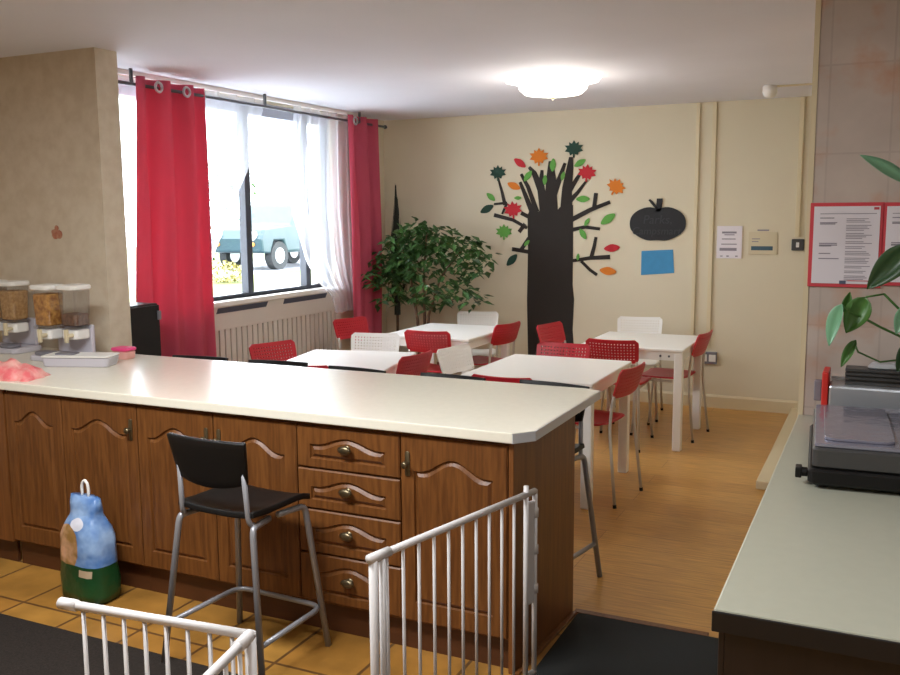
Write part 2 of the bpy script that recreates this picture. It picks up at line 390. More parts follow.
# radiator cover under the sill
CX = XW+.06
rc = thing('radiator_cover', 'cream slatted radiator cover under the window sill', 'radiator cover', (XW, 5.5, 0))
def rel(bm, o):
    bmesh.ops.translate(bm, verts=bm.verts, vec=-Vector(o.location)); return bm
bm = B(); box(bm, XW+.002, CX, YP1+.02, 7.02, .82, .992); box(bm, XW+.002, CX, YP1+.02, 7.02, 0, .30); box(bm, XW+.002, CX, 6.93, 7.02, .3, .82); box(bm, XW+.002, CX-.03, YP1+.02, 6.93, .3, .82)
obj('cover_body', rel(bm, rc), 'radiator', rc, bevel=.003)
bm = B(); y = YP1+.05
while y < 6.9: box(bm, CX-.032, CX-.004, y, y+.05, .3, .82); y += .066
obj('slatted_panel', rel(bm, rc), 'radiator', rc)
for a, b in ((216, 268), (283, 327)):
    y0 = atX(a, 308 if a < 250 else 299, CX).y; y1 = atX(b, 302 if a < 250 else 294, CX).y
    bm = B(); prism(bm, [(y0, .945), (y1-.03, .945), (y1, .985), (y0+.02, .985)], 'x', CX-.004, CX+.003)
    obj('vent_slot', rel(bm, rc), 'slot_dark', rc)

# curtain rail and curtains
RX = XW+.185; RZ = 2.472
cr = thing('curtain_rail', 'grey metal curtain rail with pale track above the window', 'curtain rail', (RX, 5.9, RZ))
y0 = YP1+.05; y1 = atX(384, 122, RX).y
obj('rod', rel(tube(B(), [(RX, y0, RZ), (RX, y1, RZ)], .011), cr), 'dark_steel', cr, smooth=True)
obj('finial', rel(tube(B(), [(RX, y1, RZ), (RX, y1+.02, RZ), (RX, y1+.05, RZ)], [.012, .02, .008]), cr), 'dark_steel', cr, smooth=True)
obj('track', rel(box(B(), RX-.09, RX-.06, y0, 7.3, CEIL-.03, CEIL), cr), 'white', cr, bevel=.003)
for y in (4.45, atX(265, 105, RX).y, 7.2):
    obj('bracket', rel(tube(B(), [(RX, y, CEIL-.001), (RX, y, RZ)], .012), cr), 'dark_steel', cr, smooth=True)

def curtain(name, label, left, right, ztop, zbot, x, nf, amp, material, seed=0, solid=.003, nu=90, nz=34, bot=None):
    """left / right: lists of (z, y) edge points"""
    def ed(tab, z):
        tab = sorted(tab)
        if z <= tab[0][0]: return tab[0][1]
        for (z0, a), (z1, b) in zip(tab, tab[1:]):
            if z <= z1: return a+(b-a)*(z-z0)/(z1-z0)
        return tab[-1][1]
    rnd = random.Random(seed); ph = rnd.random()*6; w2 = rnd.uniform(.6, 1.2)
    bm = B(); g = []
    for j in range(nz+1):
        row = []
        for i in range(nu+1):
            u = i/nu; zb = zbot if bot is None else bot(u)
            z = zb+(ztop-zb)*j/nz; k = (ztop-z)
            a, b = ed(left, z), ed(right, z)
            uu = u+.012*math.sin(5*u+2*k*w2+ph)
            y = a+(b-a)*u
            xx = x+amp*(1-.15*k)*math.sin(2*PI*nf*uu+.25*math.sin(1.7*k+ph))+.012*math.sin(2*PI*nf*2.3*u+k)*min(k, 1)
            row.append(bm.verts.new((xx, y, z)))
        g.append(row)
    for j in range(nz):
        for i in range(nu): bm.faces.new((g[j][i], g[j][i+1], g[j+1][i+1], g[j+1][i]))
    return obj(name, bm, material, None, smooth=True, solid=solid)
def edge(pts, x): return [(p.z, p.y) for p in (atX(a, b, x) for a, b in pts)]
cl = thing('red_curtain', 'wide red eyelet curtain left of the window beside the wallpapered wall end', 'curtain', (RX, 5, RZ), 0, 'red curtains')
o = curtain('cloth', '', edge([(133, 80), (136, 300), (138, 355)], RX), edge([(203, 93), (208, 200), (212, 285), (217, 360)], RX), RZ+.05, .12, RX, 3.0, .05, 'curtain', 3)
o.parent = cl; o.location = -Vector(cl.location)
for px, py in ((160, 93), (188, 98)):
    y = atX(px, py, RX+.05).y; bm = B(); tube(bm, [(RX+.042+.0, y+.03*math.cos(a), RZ+.03*math.sin(a)) for a in [2*PI*k/14 for k in range(15)]], .009, 6); obj('eyelet', rel(bm, cl), 'steel', cl, smooth=True)
c2 = thing('red_curtain', 'narrow red eyelet curtain on the far right end of the window', 'curtain', (RX, 7.5, RZ), 0, 'red curtains')
o = curtain('cloth', '', edge([(346, 114), (351, 230), (354, 332)], RX), edge([(374, 118), (378, 250), (379, 334)], RX), RZ+.05, .52, RX, 2.2, .04, 'curtain', 8)
o.parent = c2; o.location = -Vector(c2.location)
y = atX(356, 121, RX+.05).y; bm = B(); tube(bm, [(RX+.045, y+.03*math.cos(a), RZ+.03*math.sin(a)) for a in [2*PI*k/14 for k in range(15)]], .009, 6); obj('eyelet', rel(bm, c2), 'steel', c2, smooth=True)
SX = RX-.09
o = curtain('sheer_curtain', '', [(0, YP1+.12), (3, YP1+.12)], edge([(264, 100), (257, 145), (250, 170), (236, 203), (214, 262), (209, 300)], SX), CEIL-.03, 1.06, SX, 9, .022, 'sheer', 5, solid=0)
tag(o, 'sheer white voile gathered behind the wide left red curtain', 'sheer curtain', 'sheer white curtains')
o = curtain('sheer_curtain', '', edge([(295, 112), (290, 160), (290, 211), (298, 240), (304, 262), (318, 284), (331, 296), (338, 320)], SX), edge([(350, 116), (353, 230), (356, 320)], SX), CEIL-.03, .8, SX, 6, .022, 'sheer', 6, solid=0)
tag(o, 'sheer white voile swept right beside the narrow red curtain', 'sheer curtain', 'sheer white curtains')

# tall black cabinet behind the counter end
a = atX(125, 307, -4.02); b = atX(158, 307, -4.02)
bc = thing('black_cabinet', 'tall black cabinet behind the counter end below the left red curtain', 'cabinet', (-4.02, (a.y+b.y)/2, 0))
w = b.y-a.y
obj('cabinet_body', box(B(), -.17, .0, -w/2, w/2, 0, a.z), 'black_plastic', bc, bevel=.008)
obj('cabinet_door', box(B(), 0, .016, -w/2+.006, w/2-.006, .04, a.z-.01), 'black_plastic', bc, bevel=.004)
obj('catch', box(B(), .016, .03, w/2-.03, w/2-.005, a.z-.1, a.z-.045), 'grey_mid', bc, bevel=.003)

# ------------------------------------------------------------------ peninsula counter
ZT, TH = .9, .038
ch1 = atZ(513, 433, ZT); ch2 = atZ(533.5, 430.5, ZT); fr = atZ(596.8, 390.2, ZT); bk = atZ(588.5, 386.9, ZT)
XE = -1.076
poly = [(-5.28, 2.9), (ch1.x-.0, 2.9), (XE, ch2.y), (XE, fr.y), (bk.x, 3.81), (-5.28, 3.81)]
wt = thing('worktop', 'long cream laminate breakfast bar worktop with white edging', 'worktop', (-2.5, 3.35, ZT-TH))
bm = B(); prism(bm, poly, 'z', ZT-TH, ZT); o = obj('slab', rel(bm, wt), 'worktop', wt, bevel=.006)
bm = B(); tk = .0025
def strip(bm, a, b, z0, z1, t):
    a = Vector(a); b = Vector(b); n = Vector((b.y-a.y, a.x-b.x)).normalized()*t
    v = [bm.verts.new((p.x, p.y, z)) for z in (z0, z1) for p in (a, b, b+n, a+n)]
    for f in ((3, 2, 1, 0), (4, 5, 6, 7), (0, 1, 5, 4), (1, 2, 6, 5), (2, 3, 7, 6), (3, 0, 4, 7)): bm.faces.new([v[i] for i in f])
strip(bm, poly[1], poly[2], ZT-TH+.001, ZT-.002, tk); strip(bm, poly[2], poly[3], ZT-TH+.001, ZT-.002, tk); strip(bm, poly[3], poly[4], ZT-TH+.001, ZT-.002, tk)
bmesh.ops.recalc_face_normals(bm, faces=bm.faces)
obj('edging_strip', rel(bm, wt), 'worktop_edge', wt)

YD = 2.94   # carcass front; doors stand 18 mm proud
def front_mesh(w, h, arch_h, mx, mz, drawer=False):
    """door/drawer front in local x 0..w, z 0..h, front face at y=-.018 facing -y with a routed cathedral panel"""
    bm = B(); yf = -.018
    def loop(ins, d):
        x0, x1, z0 = mx+ins, w-mx-ins, mz+ins
        zs = h-mz-arch_h-ins
        pts = [(x0, z0), (x1, z0), (x1, zs)]
        N = 22
        for k in range(1, N):
            t = k/N; x = x1+(x0-x1)*t
            s = (t-.5)*2; a = abs(s)
            c = .86
            hh = 0 if a > c else .5*(1+math.cos(PI*a/c))
            pts.append((x, zs+arch_h*hh))
        pts.append((x0, zs))
        return [bm.verts.new((x, yf+d, z)) for x, z in pts]
    L0, L1, L2, L3 = loop(0, 0), loop(.004, .008), loop(.009, .008), loop(.02, -.001)
    n = len(L0)
    for A, Bq in ((L0, L1), (L1, L2), (L2, L3)):
        for i in range(n): bm.faces.new((A[i], A[(i+1) % n], Bq[(i+1) % n], Bq[i]))
    bmesh.ops.triangle_fill(bm, edges=[bm.edges.get((L3[i], L3[(i+1) % n])) for i in range(n)], use_beauty=True)
    e = .005
    R = [bm.verts.new((x, yf, z)) for x, z in ((e, e), (w-e, e), (w-e, h-e), (e, h-e))]
    R2 = [bm.verts.new((x, yf+e, z)) for x, z in ((0, 0), (w, 0), (w, h), (0, h))]
    R3 = [bm.verts.new((x, 0, z)) for x, z in ((0, 0), (w, 0), (w, h), (0, h))]
    es = [bm.edges.get((L0[i], L0[(i+1) % n])) for i in range(n)]
    for i in range(4): es.append(bm.edges.new((R[i], R[(i+1) % 4])))
    bmesh.ops.triangle_fill(bm, edges=es, use_beauty=True)
    for A, Bq in ((R, R2), (R2, R3)):
        for i in range(4): bm.faces.new((A[i], A[(i+1) % 4], Bq[(i+1) % 4], Bq[i]))
    bm.faces.new(R3[::-1])
    bmesh.ops.recalc_face_normals(bm, faces=bm.faces)
    return bm
def door_handle(parent, x, z):
    bm = B(); rbox(bm, 0, 0, 0, .004, .02, .095, .009)
    bmesh.ops.rotate(bm, verts=bm.verts, cent=(0, 0, 0), matrix=Matrix.Rotation(PI/2, 3, 'X'))
    bm2 = bm; tube(bm2, [(0, -.003, 0), (0, -.018, 0)], .005); 
    for k, (r, y) in enumerate(((.008, -.016), (.014, -.022), (.013, -.03), (.006, -.034))): pass
    rings = [(.007, -.016), (.014, -.021), (.0145, -.028), (.008, -.034)]
    tube(bm2, [(0, y, 0) for r, y in rings], [r for r, y in rings], 12)
    obj('handle', bm2, 'brass', parent, smooth=True, loc=(x, -.018, z))
def drawer_knob(parent, x, z):
    bm = B()
    rings = [(.008, .0), (.008, -.012), (.019, -.016), (.021, -.022), (.012, -.03)]
    tube(bm, [(0, y, 0) for r, y in rings], [r for r, y in rings], 14)
    bmesh.ops.scale(bm, vec=(1.45, 1, .85), verts=bm.verts)
    bm2 = bm; v0 = len(bm2.verts)
    tube(bm2, [(0, .0, 0), (0, -.004, 0)], .016, 12)
    obj('knob', bm2, 'brass', parent, smooth=True, loc=(x, -.018, z))
DZ0, DZ1 = .13, .845
def carcass(t, w):
    bm = B(); d = YT-.012-YD
    box(bm, 0, w, 0, d, .12, ZT-TH-.001)
    obj('carcass', bm, 'oak', t)
    obj('plinth', box(B(), 0, w, .022, .04, 0, .12), 'plinth', t)
def base_unit(x0, x1, doors, label, drawers=None):
    t = thing('drawer_unit' if drawers else 'base_cabinet', label, 'cabinet', (x0, YD, 0), 0, 'oak units under the breakfast bar')
    w = x1-x0; carcass(t, w-.001)
    g = .0025
    if drawers:
        z = DZ1
        for h in drawers:
            d = obj('drawer', front_mesh(w-2*g, h-.006, .034, .06, .036), 'oak', t, loc=(g, 0, z-h+.003))
            drawer_knob(d, w/2, (h)*.52); z -= h
    else:
        n = len(doors); dw = w/n
        for i, hx in enumerate(doors):
            d = obj('door', front_mesh(dw-2*g, DZ1-DZ0, .055, .055, .075), 'oak', t, loc=(i*dw+g, 0, DZ0))
            if hx: door_handle(d, .03 if hx < 0 else dw-.035, DZ1-DZ0-.105)
    return t
xs = [atY(a, b, YD-.018).x for a, b in ((6, 430), (62, 430), (137, 440), (297, 470), (400, 470), (508, 470))]
base_unit(xs[0], xs[1], [0], 'leftmost oak base cabinet with one arched door and no visible handle')
base_unit(xs[1], xs[2], [1], 'oak base cabinet with one arched door behind the blue and green bag')
base_unit(xs[2], xs[3], [1, -1], 'double door oak base cabinet behind the black bar stool')
base_unit(xs[3], xs[4], [], 'oak drawer unit with four drawers and brass knobs', [.17, .165, .18, .2])
base_unit(xs[4], xs[5], [-1], 'oak base cabinet with one arched door behind the tall white gate')
PNF = atY(513.5, 520, YD-.016).x; PNB = atZ(572.5, 612, 0).x
tag(obj('end_panel', prism(B(), [(xs[5]+.001, YD-.016), (PNF, YD-.016), (PNB, YT-.002), (xs[5]+.001, YT-.002)], 'z', 0, ZT-TH-.001), 'oak_panel', bevel=.003), 'plain oak end panel closing the breakfast bar', 'end panel')
tag(obj('floor_strip', prism(B(), [(PNF+.003, YD-.02), (PNF+.024, YD-.02), (PNB+.024, YT-.02), (PNB+.003, YT-.02)], 'z', 0, .012), 'oak', bevel=.003), 'thin wooden floor strip along the counter end panel', 'floor strip')
# corner unit at the far left, turning towards the viewer
t = thing('base_cabinet', 'plain oak cabinet end at the far left edge of the photo', 'cabinet', (xs[0]-.003, YD-.02, 0), 0, 'oak units under the breakfast bar')
obj('side_panel', box(B(), -.6, 0, .0, .02, .12, ZT-TH-.002), 'oak_panel', t)
obj('plinth', box(B(), -.6, -.03, .045, .06, 0, .12), 'plinth', t)

# ------------------------------------------------------------------ mats
a = atZ(205, 670, 0); 
def slabmat(name, x0, x1, y0, y1, h, m, lab):
    bm = B(); rbox(bm, (x0+x1)/2, (y0+y1)/2, 0, h, x1-x0, y1-y0, .02)
    tag(obj(name, bm, m), lab, 'floor mat')
slabmat('floor_mat', -4.3, -1.45, 1.35, 2.505, .01, 'mat_brown', 'dark brown carpet mat on the tiles behind the low white gate')
slabmat('floor_mat', PNB+.027, -.22, 1.6, YT-.02, .008, 'mat_black', 'black rubber mat in the gap between the two counters')

# ------------------------------------------------------------------ bar stools
def make_stool(label):
    t = thing('bar_stool', label, 'bar stool', (0, 0, 0), 0, 'black bar stools')
    zs = .602
    bm = B(); N = 12; rows = []
    for j in range(9):
        v = -1+2*j/8; row = []
        for i in range(N+1):
            u = -1+2*i/N
            wv = .175
            z = zs+.012*abs(u)**3-.014*(1-u*u)*(1-v*v)-(.02*max(0, v-.6)**1.5*3)+.012*max(0, -v-.5)
            row.append(bm.verts.new((u*wv, v*.165+.0, z)))
        rows.append(row)
    for j in range(8):
        for i in range(N): bm.faces.new((rows[j][i], rows[j][i+1], rows[j+1][i+1], rows[j+1][i]))
    obj('seat', bm, 'black_plastic', t, smooth=True, solid=.022, bevel=.004)
    bm = B(); rows = []
    for j in range(7):
        v = j/6; row = []
        for i in range(N+1):
            u = -1+2*i/N
            hw = .159+.02*v
            z0 = .73-.025*(1-u*u); z = z0+(.884-z0)*v
            y = -.165-.03*v-.02*(1-u*u)
            row.append(bm.verts.new((u*hw, y, z)))
        rows.append(row)
    for j in range(6):
        for i in range(N): bm.faces.new((rows[j][i], rows[j][i+1], rows[j+1][i+1], rows[j+1][i]))
    obj('backrest', bm, 'black_plastic', t, smooth=True, solid=.018, bevel=.004)
    for s in (-1, 1):
        obj('leg', tube(B(), bend([(s*.15, -.05, zs-.03), (s*.165, -.14, zs-.03), (s*.172, -.165, zs-.035), (s*.235, -.215, 0.0)], .035), .0125), 'chrome', t, smooth=True)
        obj('leg', tube(B(), bend([(s*.15, .0, zs-.03), (s*.165, .14, zs-.034), (s*.222, .19, 0.0)], .03), .0125), 'chrome', t, smooth=True)
        obj('back_post', tube(B(), bend([(s*.166, -.135, zs-.032), (s*.155, -.165, zs-.015), (s*.148, -.178, .8)], .02), .01), 'chrome', t, smooth=True)
    z = .16; f = 1-z/zs
    obj('footrest', tube(B(), bend([(-.216, -.2, z), (-.206, .178, z), (.206, .178, z), (.216, -.2, z)], .06, 5), .0105), 'chrome', t, smooth=True)
    return t
st = make_stool('black bar stool standing in front of the oak cabinets on the tiles')
st.location = (-2.105, 2.665, 0); st.rotation_euler = (0, 0, math.radians(-3))
st['label'] = 'black bar stool with steel legs standing on the tiles before the cabinets'
sl = ['leftmost black bar stool back showing behind the worktop, below the red curtain',
      'black bar stool behind the worktop in front of the slatted radiator cover',
      'black bar stool behind the worktop at the near edge of the window side table',
      'black bar stool behind the worktop in front of the white backed chair',
      'black bar stool at the open right end of the worktop, its leg in view']
for px, lb, rz in zip((202, 276, 352, 449, 547), sl, (6, 6, -6, -4, -9)):
    p = atY(px, 362, 3.95)
    yy = 3.80 if px == 276 else 3.765
    dup(st, (p.x, yy, 0), PI+math.radians(rz), lb)

# ------------------------------------------------------------------ tables
def make_table(x0, x1, y0, y1, label, bolts=False, rot=0):
    t = thing('dining_table', label, 'table', ((x0+x1)/2, (y0+y1)/2, 0), math.radians(rot), 'square white dining tables')
    w, d = x1-x0, y1-y0
    bm = B(); rbox(bm, 0, 0, .70, .722, w, d, .008); obj('tabletop', bm, 'white_table', t)
    bm = B()
    for s in (-1, 1):
        box(bm, -w/2+.05, w/2-.05, s*(d/2-.02)-.009, s*(d/2-.02)+.009, .64, .70); box(bm, s*(w/2-.02)-.009, s*(w/2-.02)+.009, -d/2+.05, d/2-.05, .64, .70)
    obj('apron', bm, 'white_table', t)
    for sx in (-1, 1):
        for sy in (-1, 1):
            bm = B(); rbox(bm, sx*(w/2-.035), sy*(d/2-.035), 0, .70, .06, .06, .008); obj('leg', bm, 'white_table', t)
    if bolts:
        for x in (w/2-.1, w/2-.16): obj('bolt', tube(B(), [(x, -d/2+.012, .67), (x, -d/2+.006, .67)], .008), 'dark_steel', t)
T_R = (-1.96, -1.215, 6.33, 7.13); T_F = (-2.22, -1.42, 4.84, 5.72); T_L = (-3.52, -2.78, 4.71, 5.46); T_B = (-3.55, -2.80, 6.26, 7.12)
make_table(*T_R, 'white square table nearest the wall socket at the right', True)
make_table(*T_F, 'white square table just beyond the right end of the worktop')
make_table(*T_L, 'white square table nearest the window radiator', False, 12)
make_table(*T_B, 'white square table in the corner in front of the leafy potted tree')

# ------------------------------------------------------------------ chairs
def plate(w0, w1, hgt, holes, nx=17, nz=8):
    """perforated curved plate in x/z; z from 0 to hgt, rounded top corners"""
    bm = B(); g = []
    for j in range(nz+1):
        v = j/nz; row = []
        for i in range(nx+1):
            u = -1+2*i/nx
            hw = w0+(w1-w0)*v
            cr = .035
            z = v*hgt
            if v > .8: hw -= cr*(1-math.sqrt(max(0, 1-((v-.8)/.2)**2)))*.8
            if v < .2: hw -= cr*(1-math.sqrt(max(0, 1-((.2-v)/.2)**2)))*.5
            row.append(bm.verts.new((u*hw, -.018*(1-u*u), z)))
        g.append(row)
    for j in range(nz):
        for i in range(nx):
            f = bm.faces.new((g[j][i], g[j][i+1], g[j+1][i+1], g[j+1][i]))
            if holes and 1 <= i < nx-1 and 1 <= j < nz-1:
                vs = [g[j][i], g[j][i+1], g[j+1][i+1], g[j+1][i]]; bm.faces.remove(f)
                c = sum((v.co for v in vs), Vector())/4; q = [bm.verts.new(c+(v.co-c)*.4) for v in vs]
                for k in range(4): bm.faces.new((vs[k], vs[(k+1) % 4], q[(k+1) % 4], q[k]))
    return bm
def make_chair(colour, label):
    t = thing('dining_chair', label, 'chair')
    m_ = colour
    bm = plate(.18, .19, .175, True)
    bmesh.ops.rotate(bm, verts=bm.verts, cent=(0, 0, 0), matrix=Matrix.Rotation(math.radians(17), 3, 'X'))
    bmesh.ops.translate(bm, verts=bm.verts, vec=(0, -.236, .624))
    obj('backrest', bm, m_, t, solid=.009)
    bm = B(); N = 12; rows = []
    for j in range(11):
        v = -1+2*j/10; row = []
        for i in range(N+1):
            u = -1+2*i/N
            wv = .192-.02*max(0, -v)
            if abs(v) > .8: wv -= .03*((abs(v)-.8)/.2)**2
            z = .452+.008*abs(u)**3-.012*(1-u*u)*(1-v*v)-.03*max(0, v-.75)**1.4*4*.25+.02*max(0, -v-.7)
            row.append(bm.verts.new((u*wv, v*.178+.0, z)))
        rows.append(row)
    for j in range(10):
        for i in range(N): bm.faces.new((rows[j][i], rows[j][i+1], rows[j+1][i+1], rows[j+1][i]))
    obj('seat', bm, m_, t, smooth=True, solid=.012)
    for s in (-1, 1):
        l = obj('leg', tube(B(), bend([(s*.16, -.1, .43), (s*.168, .15, .43), (s*.195, .2, .0)], .03), .0095), 'chair_steel', t, smooth=True)
        obj('foot_cap', tube(B(), [(s*.1945, .199, .0), (s*.1935, .197, .02)], .0115), 'black_plastic', l)
        l = obj('leg', tube(B(), bend([(s*.2, -.27, 0), (s*.178, -.222, .44), (s*.168, -.228, .58), (s*.163, -.238, .637)], .05), .0095), 'chair_steel', t, smooth=True)
        obj('foot_cap', tube(B(), [(s*.2, -.27, 0), (s*.199, -.268, .02)], .0115), 'black_plastic', l)
    return t
CH = {}
FACE = {'+x': -PI/2, '-x': PI/2, '+y': 0, '-y': PI}
used = set()
def chair(colour, mid, face, rz, label, group):
    if colour not in CH: CH[colour] = make_chair(colour, label)
    a = FACE[face]+math.radians(rz)
    # local top of backrest is at y=-.285
    off = Matrix.Rotation(a, 3, 'Z') @ Vector((0, -.29, 0))
    loc = Vector((mid[0], mid[1], 0))-Vector((off.x, off.y, 0))
    if colour not in used:
        used.add(colour); o = CH[colour]; o.location = loc; o.rotation_euler = (0, 0, a); o['label'] = label; o['group'] = group
        return o
    return dup(CH[colour], loc, a, label, group)
def mid(ax, ay, bx, by, z=.797): p = (atZ(ax, ay, z)+atZ(bx, by, z))/2; return (p.x, p.y)
GW = 'chairs at the window side table'; GB = 'chairs at the corner table by the potted tree'; GF = 'chairs at the table beyond the worktop end'; GR = 'chairs at the table by the wall socket'
chair('red_plastic', mid(254, 343, 288, 339), '+x', -19, 'red perforated chair with its back to the radiator slats, left of the window side table', GW)
chair('white_plastic', (-3.38, 5.87), '-y', 14, 'white perforated chair at the far side of the window side table', GW)
chair('red_plastic', (-2.625, 5.075), '-x', -6, 'red chair side-on at the right of the window side table, beside a white chair back', GW)
chair('red_plastic', (-3.06, 4.43), '+y', 8, 'red chair mostly hidden behind the worktop at the near side of the window table', GW)
chair('red_plastic', mid(337, 318, 361, 316), '+x', -17, 'red chair with its back against the foot of the narrow red curtain', GB)
chair('white_plastic', (-3.29, 7.56), '-y', 17, 'white perforated chair in front of the potted tree facing the camera', GB)
chair('red_plastic', (-2.70, 6.82), '-x', -12, 'red chair at the right of the corner table beside the black paper trunk', GB)
chair('red_plastic', (-3.09, 6.13), '+y', 4, 'red lattice backed chair at the near side of the corner table', GB)
chair('white_plastic', (-2.555, 5.445), '+x', -10, 'white chair with its back to us beneath the red lattice back of the corner table', GF)
chair('red_plastic', (-1.93, 5.89), '-y', 0, 'red chair at the far side of the table beyond the worktop end', GF)
chair('red_plastic', (-1.26, 5.13), '-x', -8, 'red chair on thin legs right of the table nearest the worktop end', GF)
p = atY(505, 378, 4.5); chair('red_plastic', (p.x-.03, 4.52), '+y', 0, 'red chair showing as a sliver above the worktop edge by the rightmost stool', GF)
chair('red_plastic', (-2.40, 6.93), '+x', -13, 'red chair in front of the base of the black paper trunk', GR)
chair('red_plastic', (-1.68, 6.18), '+y', 1, 'red lattice backed chair at the near side of the table by the socket', GR)
chair('white_plastic', (-1.84, 7.66), '-y', 8, 'white perforated chair against the cream wall below the blue card', GR)
chair('red_plastic', (-1.15, 6.83), '-x', -6, 'red chair in front of the wall socket at the right table', GR)

# ------------------------------------------------------------------ back wall: paper tree and notices
YW = YB
def wp(px, py): p = atY(px, py, YW-.005); return (p.x, p.z)
pt = thing('paper_tree', 'black paper tree with coloured paper leaves stuck on the cream wall', 'wall decoration', (-2.75, YW, 0))
def flat(name, polys, m, y0, y1, parent):
    bm = B()
    for P in polys:
        b2 = B(); prism(b2, P, 'y', y0, y1); me = bpy.data.meshes.new('t'); b2.to_mesh(me); b2.free(); bm.from_mesh(me); bpy.data.meshes.remove(me)
    return obj(name, rel(bm, parent), m, parent)
tl = [(527, 400), (528, 353), (527, 300), (528, 250), (527.5, 215), (531, 207), (538, 212), (546, 207), (554, 205), (556, 212), (560, 207), (566, 206), (573, 205), (573, 250), (572.5, 285), (574, 300), (572.5, 330), (574, 350), (573, 400)]
flat('trunk', [[wp(*q) for q in tl]], 'paper_black', YW-.006, YW-.002, pt)
def ribbon(pts, w0, w1):
    P = [Vector(wp(*q)) for q in pts]; n = len(P); L = []; R = []
    pxm = (Vector(wp(600, 220))-Vector(wp(610, 220))).length/10
    for i, p in enumerate(P):
        t = (P[min(i+1, n-1)]-P[max(i-1, 0)]).normalized(); s = Vector((-t.y, t.x)); w = (w0+(w1-w0)*i/(n-1))*pxm/2
        L.append(tuple(p+s*w)); R.append(tuple(p-s*w))
    return L+R[::-1]
for bi, (pts, w0, w1) in enumerate([([(533, 214), (526, 197), (520, 182)], 6, 3), ([(537, 212), (528, 187), (521, 174)], 5, 3), ([(545, 216), (541, 190), (534, 173), (529, 167)], 10, 3), ([(543, 200), (541, 182), (542, 170)], 8, 3),
                    ([(551, 216), (551, 178), (551, 161)], 15, 5), ([(553, 195), (559, 180), (565, 163)], 8, 3), ([(566, 214), (567, 188), (570, 168), (571, 157)], 13, 4), ([(569, 202), (578, 192), (587, 180)], 5, 2), ([(570, 190), (576, 180), (581, 172)], 5, 3),
                    ([(571, 220), (590, 210), (610, 202)], 5, 3.5), ([(594, 208), (596, 193)], 4, 4), ([(571, 230), (585, 227), (600, 229)], 4, 3), ([(571, 261), (590, 258), (610, 257)], 3, 4.5),
                    ([(591, 258), (594, 247), (596, 237)], 4, 3), ([(581, 261), (590, 270), (597, 275)], 3, 3), ([(529, 217), (521, 213)], 4, 4), ([(505, 205), (502, 192), (498, 178)], 4, 2), ([(507, 203), (494, 204)], 3, 2), ([(507, 203), (502, 214)], 3, 2),
                    ([(494, 215), (513, 220), (527, 228)], 4, 3), ([(525, 224), (519, 232)], 4, 4), ([(529, 238), (521, 250)], 4, 4), ([(512, 249), (529, 252)], 4, 4)]):
    flat('branch', [ribbon(pts, w0, w1)], 'paper_black', YW-.0061-.00003*bi, YW-.002, pt)
def oval(cx, cy, s, ang):
    pxm = (Vector(wp(600, 220))-Vector(wp(610, 220))).length/10; c = Vector(wp(cx, cy)); o = []
    for k in range(18):
        a = 2*PI*k/18; x = math.cos(a); y = math.sin(a)*.5*(1-.35*abs(x))
        v = Vector((x, y))*s*pxm/2; ca, sa = math.cos(ang), math.sin(ang)
        o.append((c.x+v.x*ca-v.y*sa, c.y+v.x*sa+v.y*ca))
    return o
def maple(cx, cy, s, ang):
    pxm = (Vector(wp(600, 220))-Vector(wp(610, 220))).length/10; c = Vector(wp(cx, cy)); o = []
    half = [(0, 1), (.22, .6), (.52, .8), (.5, .42), (1, .42), (.72, .08), (.98, -.25), (.5, -.36), (.42, -.72), (.09, -.55), (.09, -.98)]
    pts = half+[(-x, y) for x, y in half[::-1] if x > 0]
    for x, y in pts:
        v = Vector((x, y*.9))*s*pxm/2; ca, sa = math.cos(ang), math.sin(ang)
        o.append((c.x+v.x*ca-v.y*sa, c.y+v.x*sa+v.y*ca))
    return o
LC = {'dark green': srgb(38, 70, 58), 'red': srgb(188, 40, 50), 'orange': srgb(214, 122, 36), 'green': srgb(96, 160, 70)}
for k, v in LC.items(): M['card '+k] = mat(k.replace(' ', '_')+'_card', v, .85)
LV = [('M', 498, 173, 18, 0, 'dark green'), ('O', 520, 163, 15, -.6, 'red'), ('M', 539, 157, 20, 0, 'orange'), ('M', 574, 149, 19, 0, 'dark green'), ('M', 587, 173, 19, -.1, 'red'), ('M', 616, 187, 19, -.5, 'orange'),
      ('O', 514, 186, 15, -.4, 'orange'), ('O', 491, 197, 12, -.7, 'green'), ('O', 487, 209, 16, .45, 'dark green'), ('M', 513, 210, 20, .1, 'red'), ('M', 504, 232, 18, 0, 'green'), ('O', 512, 260, 16, .8, 'dark green'),
      ('O', 528, 176, 13, .9, 'green'), ('O', 545, 180, 10, 1.5, 'green'), ('O', 553, 165, 13, 1.5, 'green'), ('O', 580, 163, 13, .5, 'green'), ('O', 563, 176, 9, 1.3, 'green'), ('O', 583, 199, 14, 0, 'green'), ('O', 608, 219, 17, .6, 'green'),
      ('O', 587, 222, 9, 1, 'green'), ('O', 583, 234, 12, -1, 'green'), ('O', 612, 248, 16, .1, 'red'), ('O', 608, 271, 17, -.1, 'orange'), ('O', 578, 257, 7, 1.5, 'green'), ('O', 518, 198, 8, 0, 'green'), ('O', 527, 243, 8, .8, 'green')]
for kd, cx, cy, s, an, col in LV:
    P = (maple if kd == 'M' else oval)(cx, cy, s, an)
    l = flat('leaf', [P], 'card '+col, YW-.010, YW-.0066, pt); l['label'] = '%s %s paper leaf' % (col, 'maple shaped' if kd == 'M' else 'pointed oval')

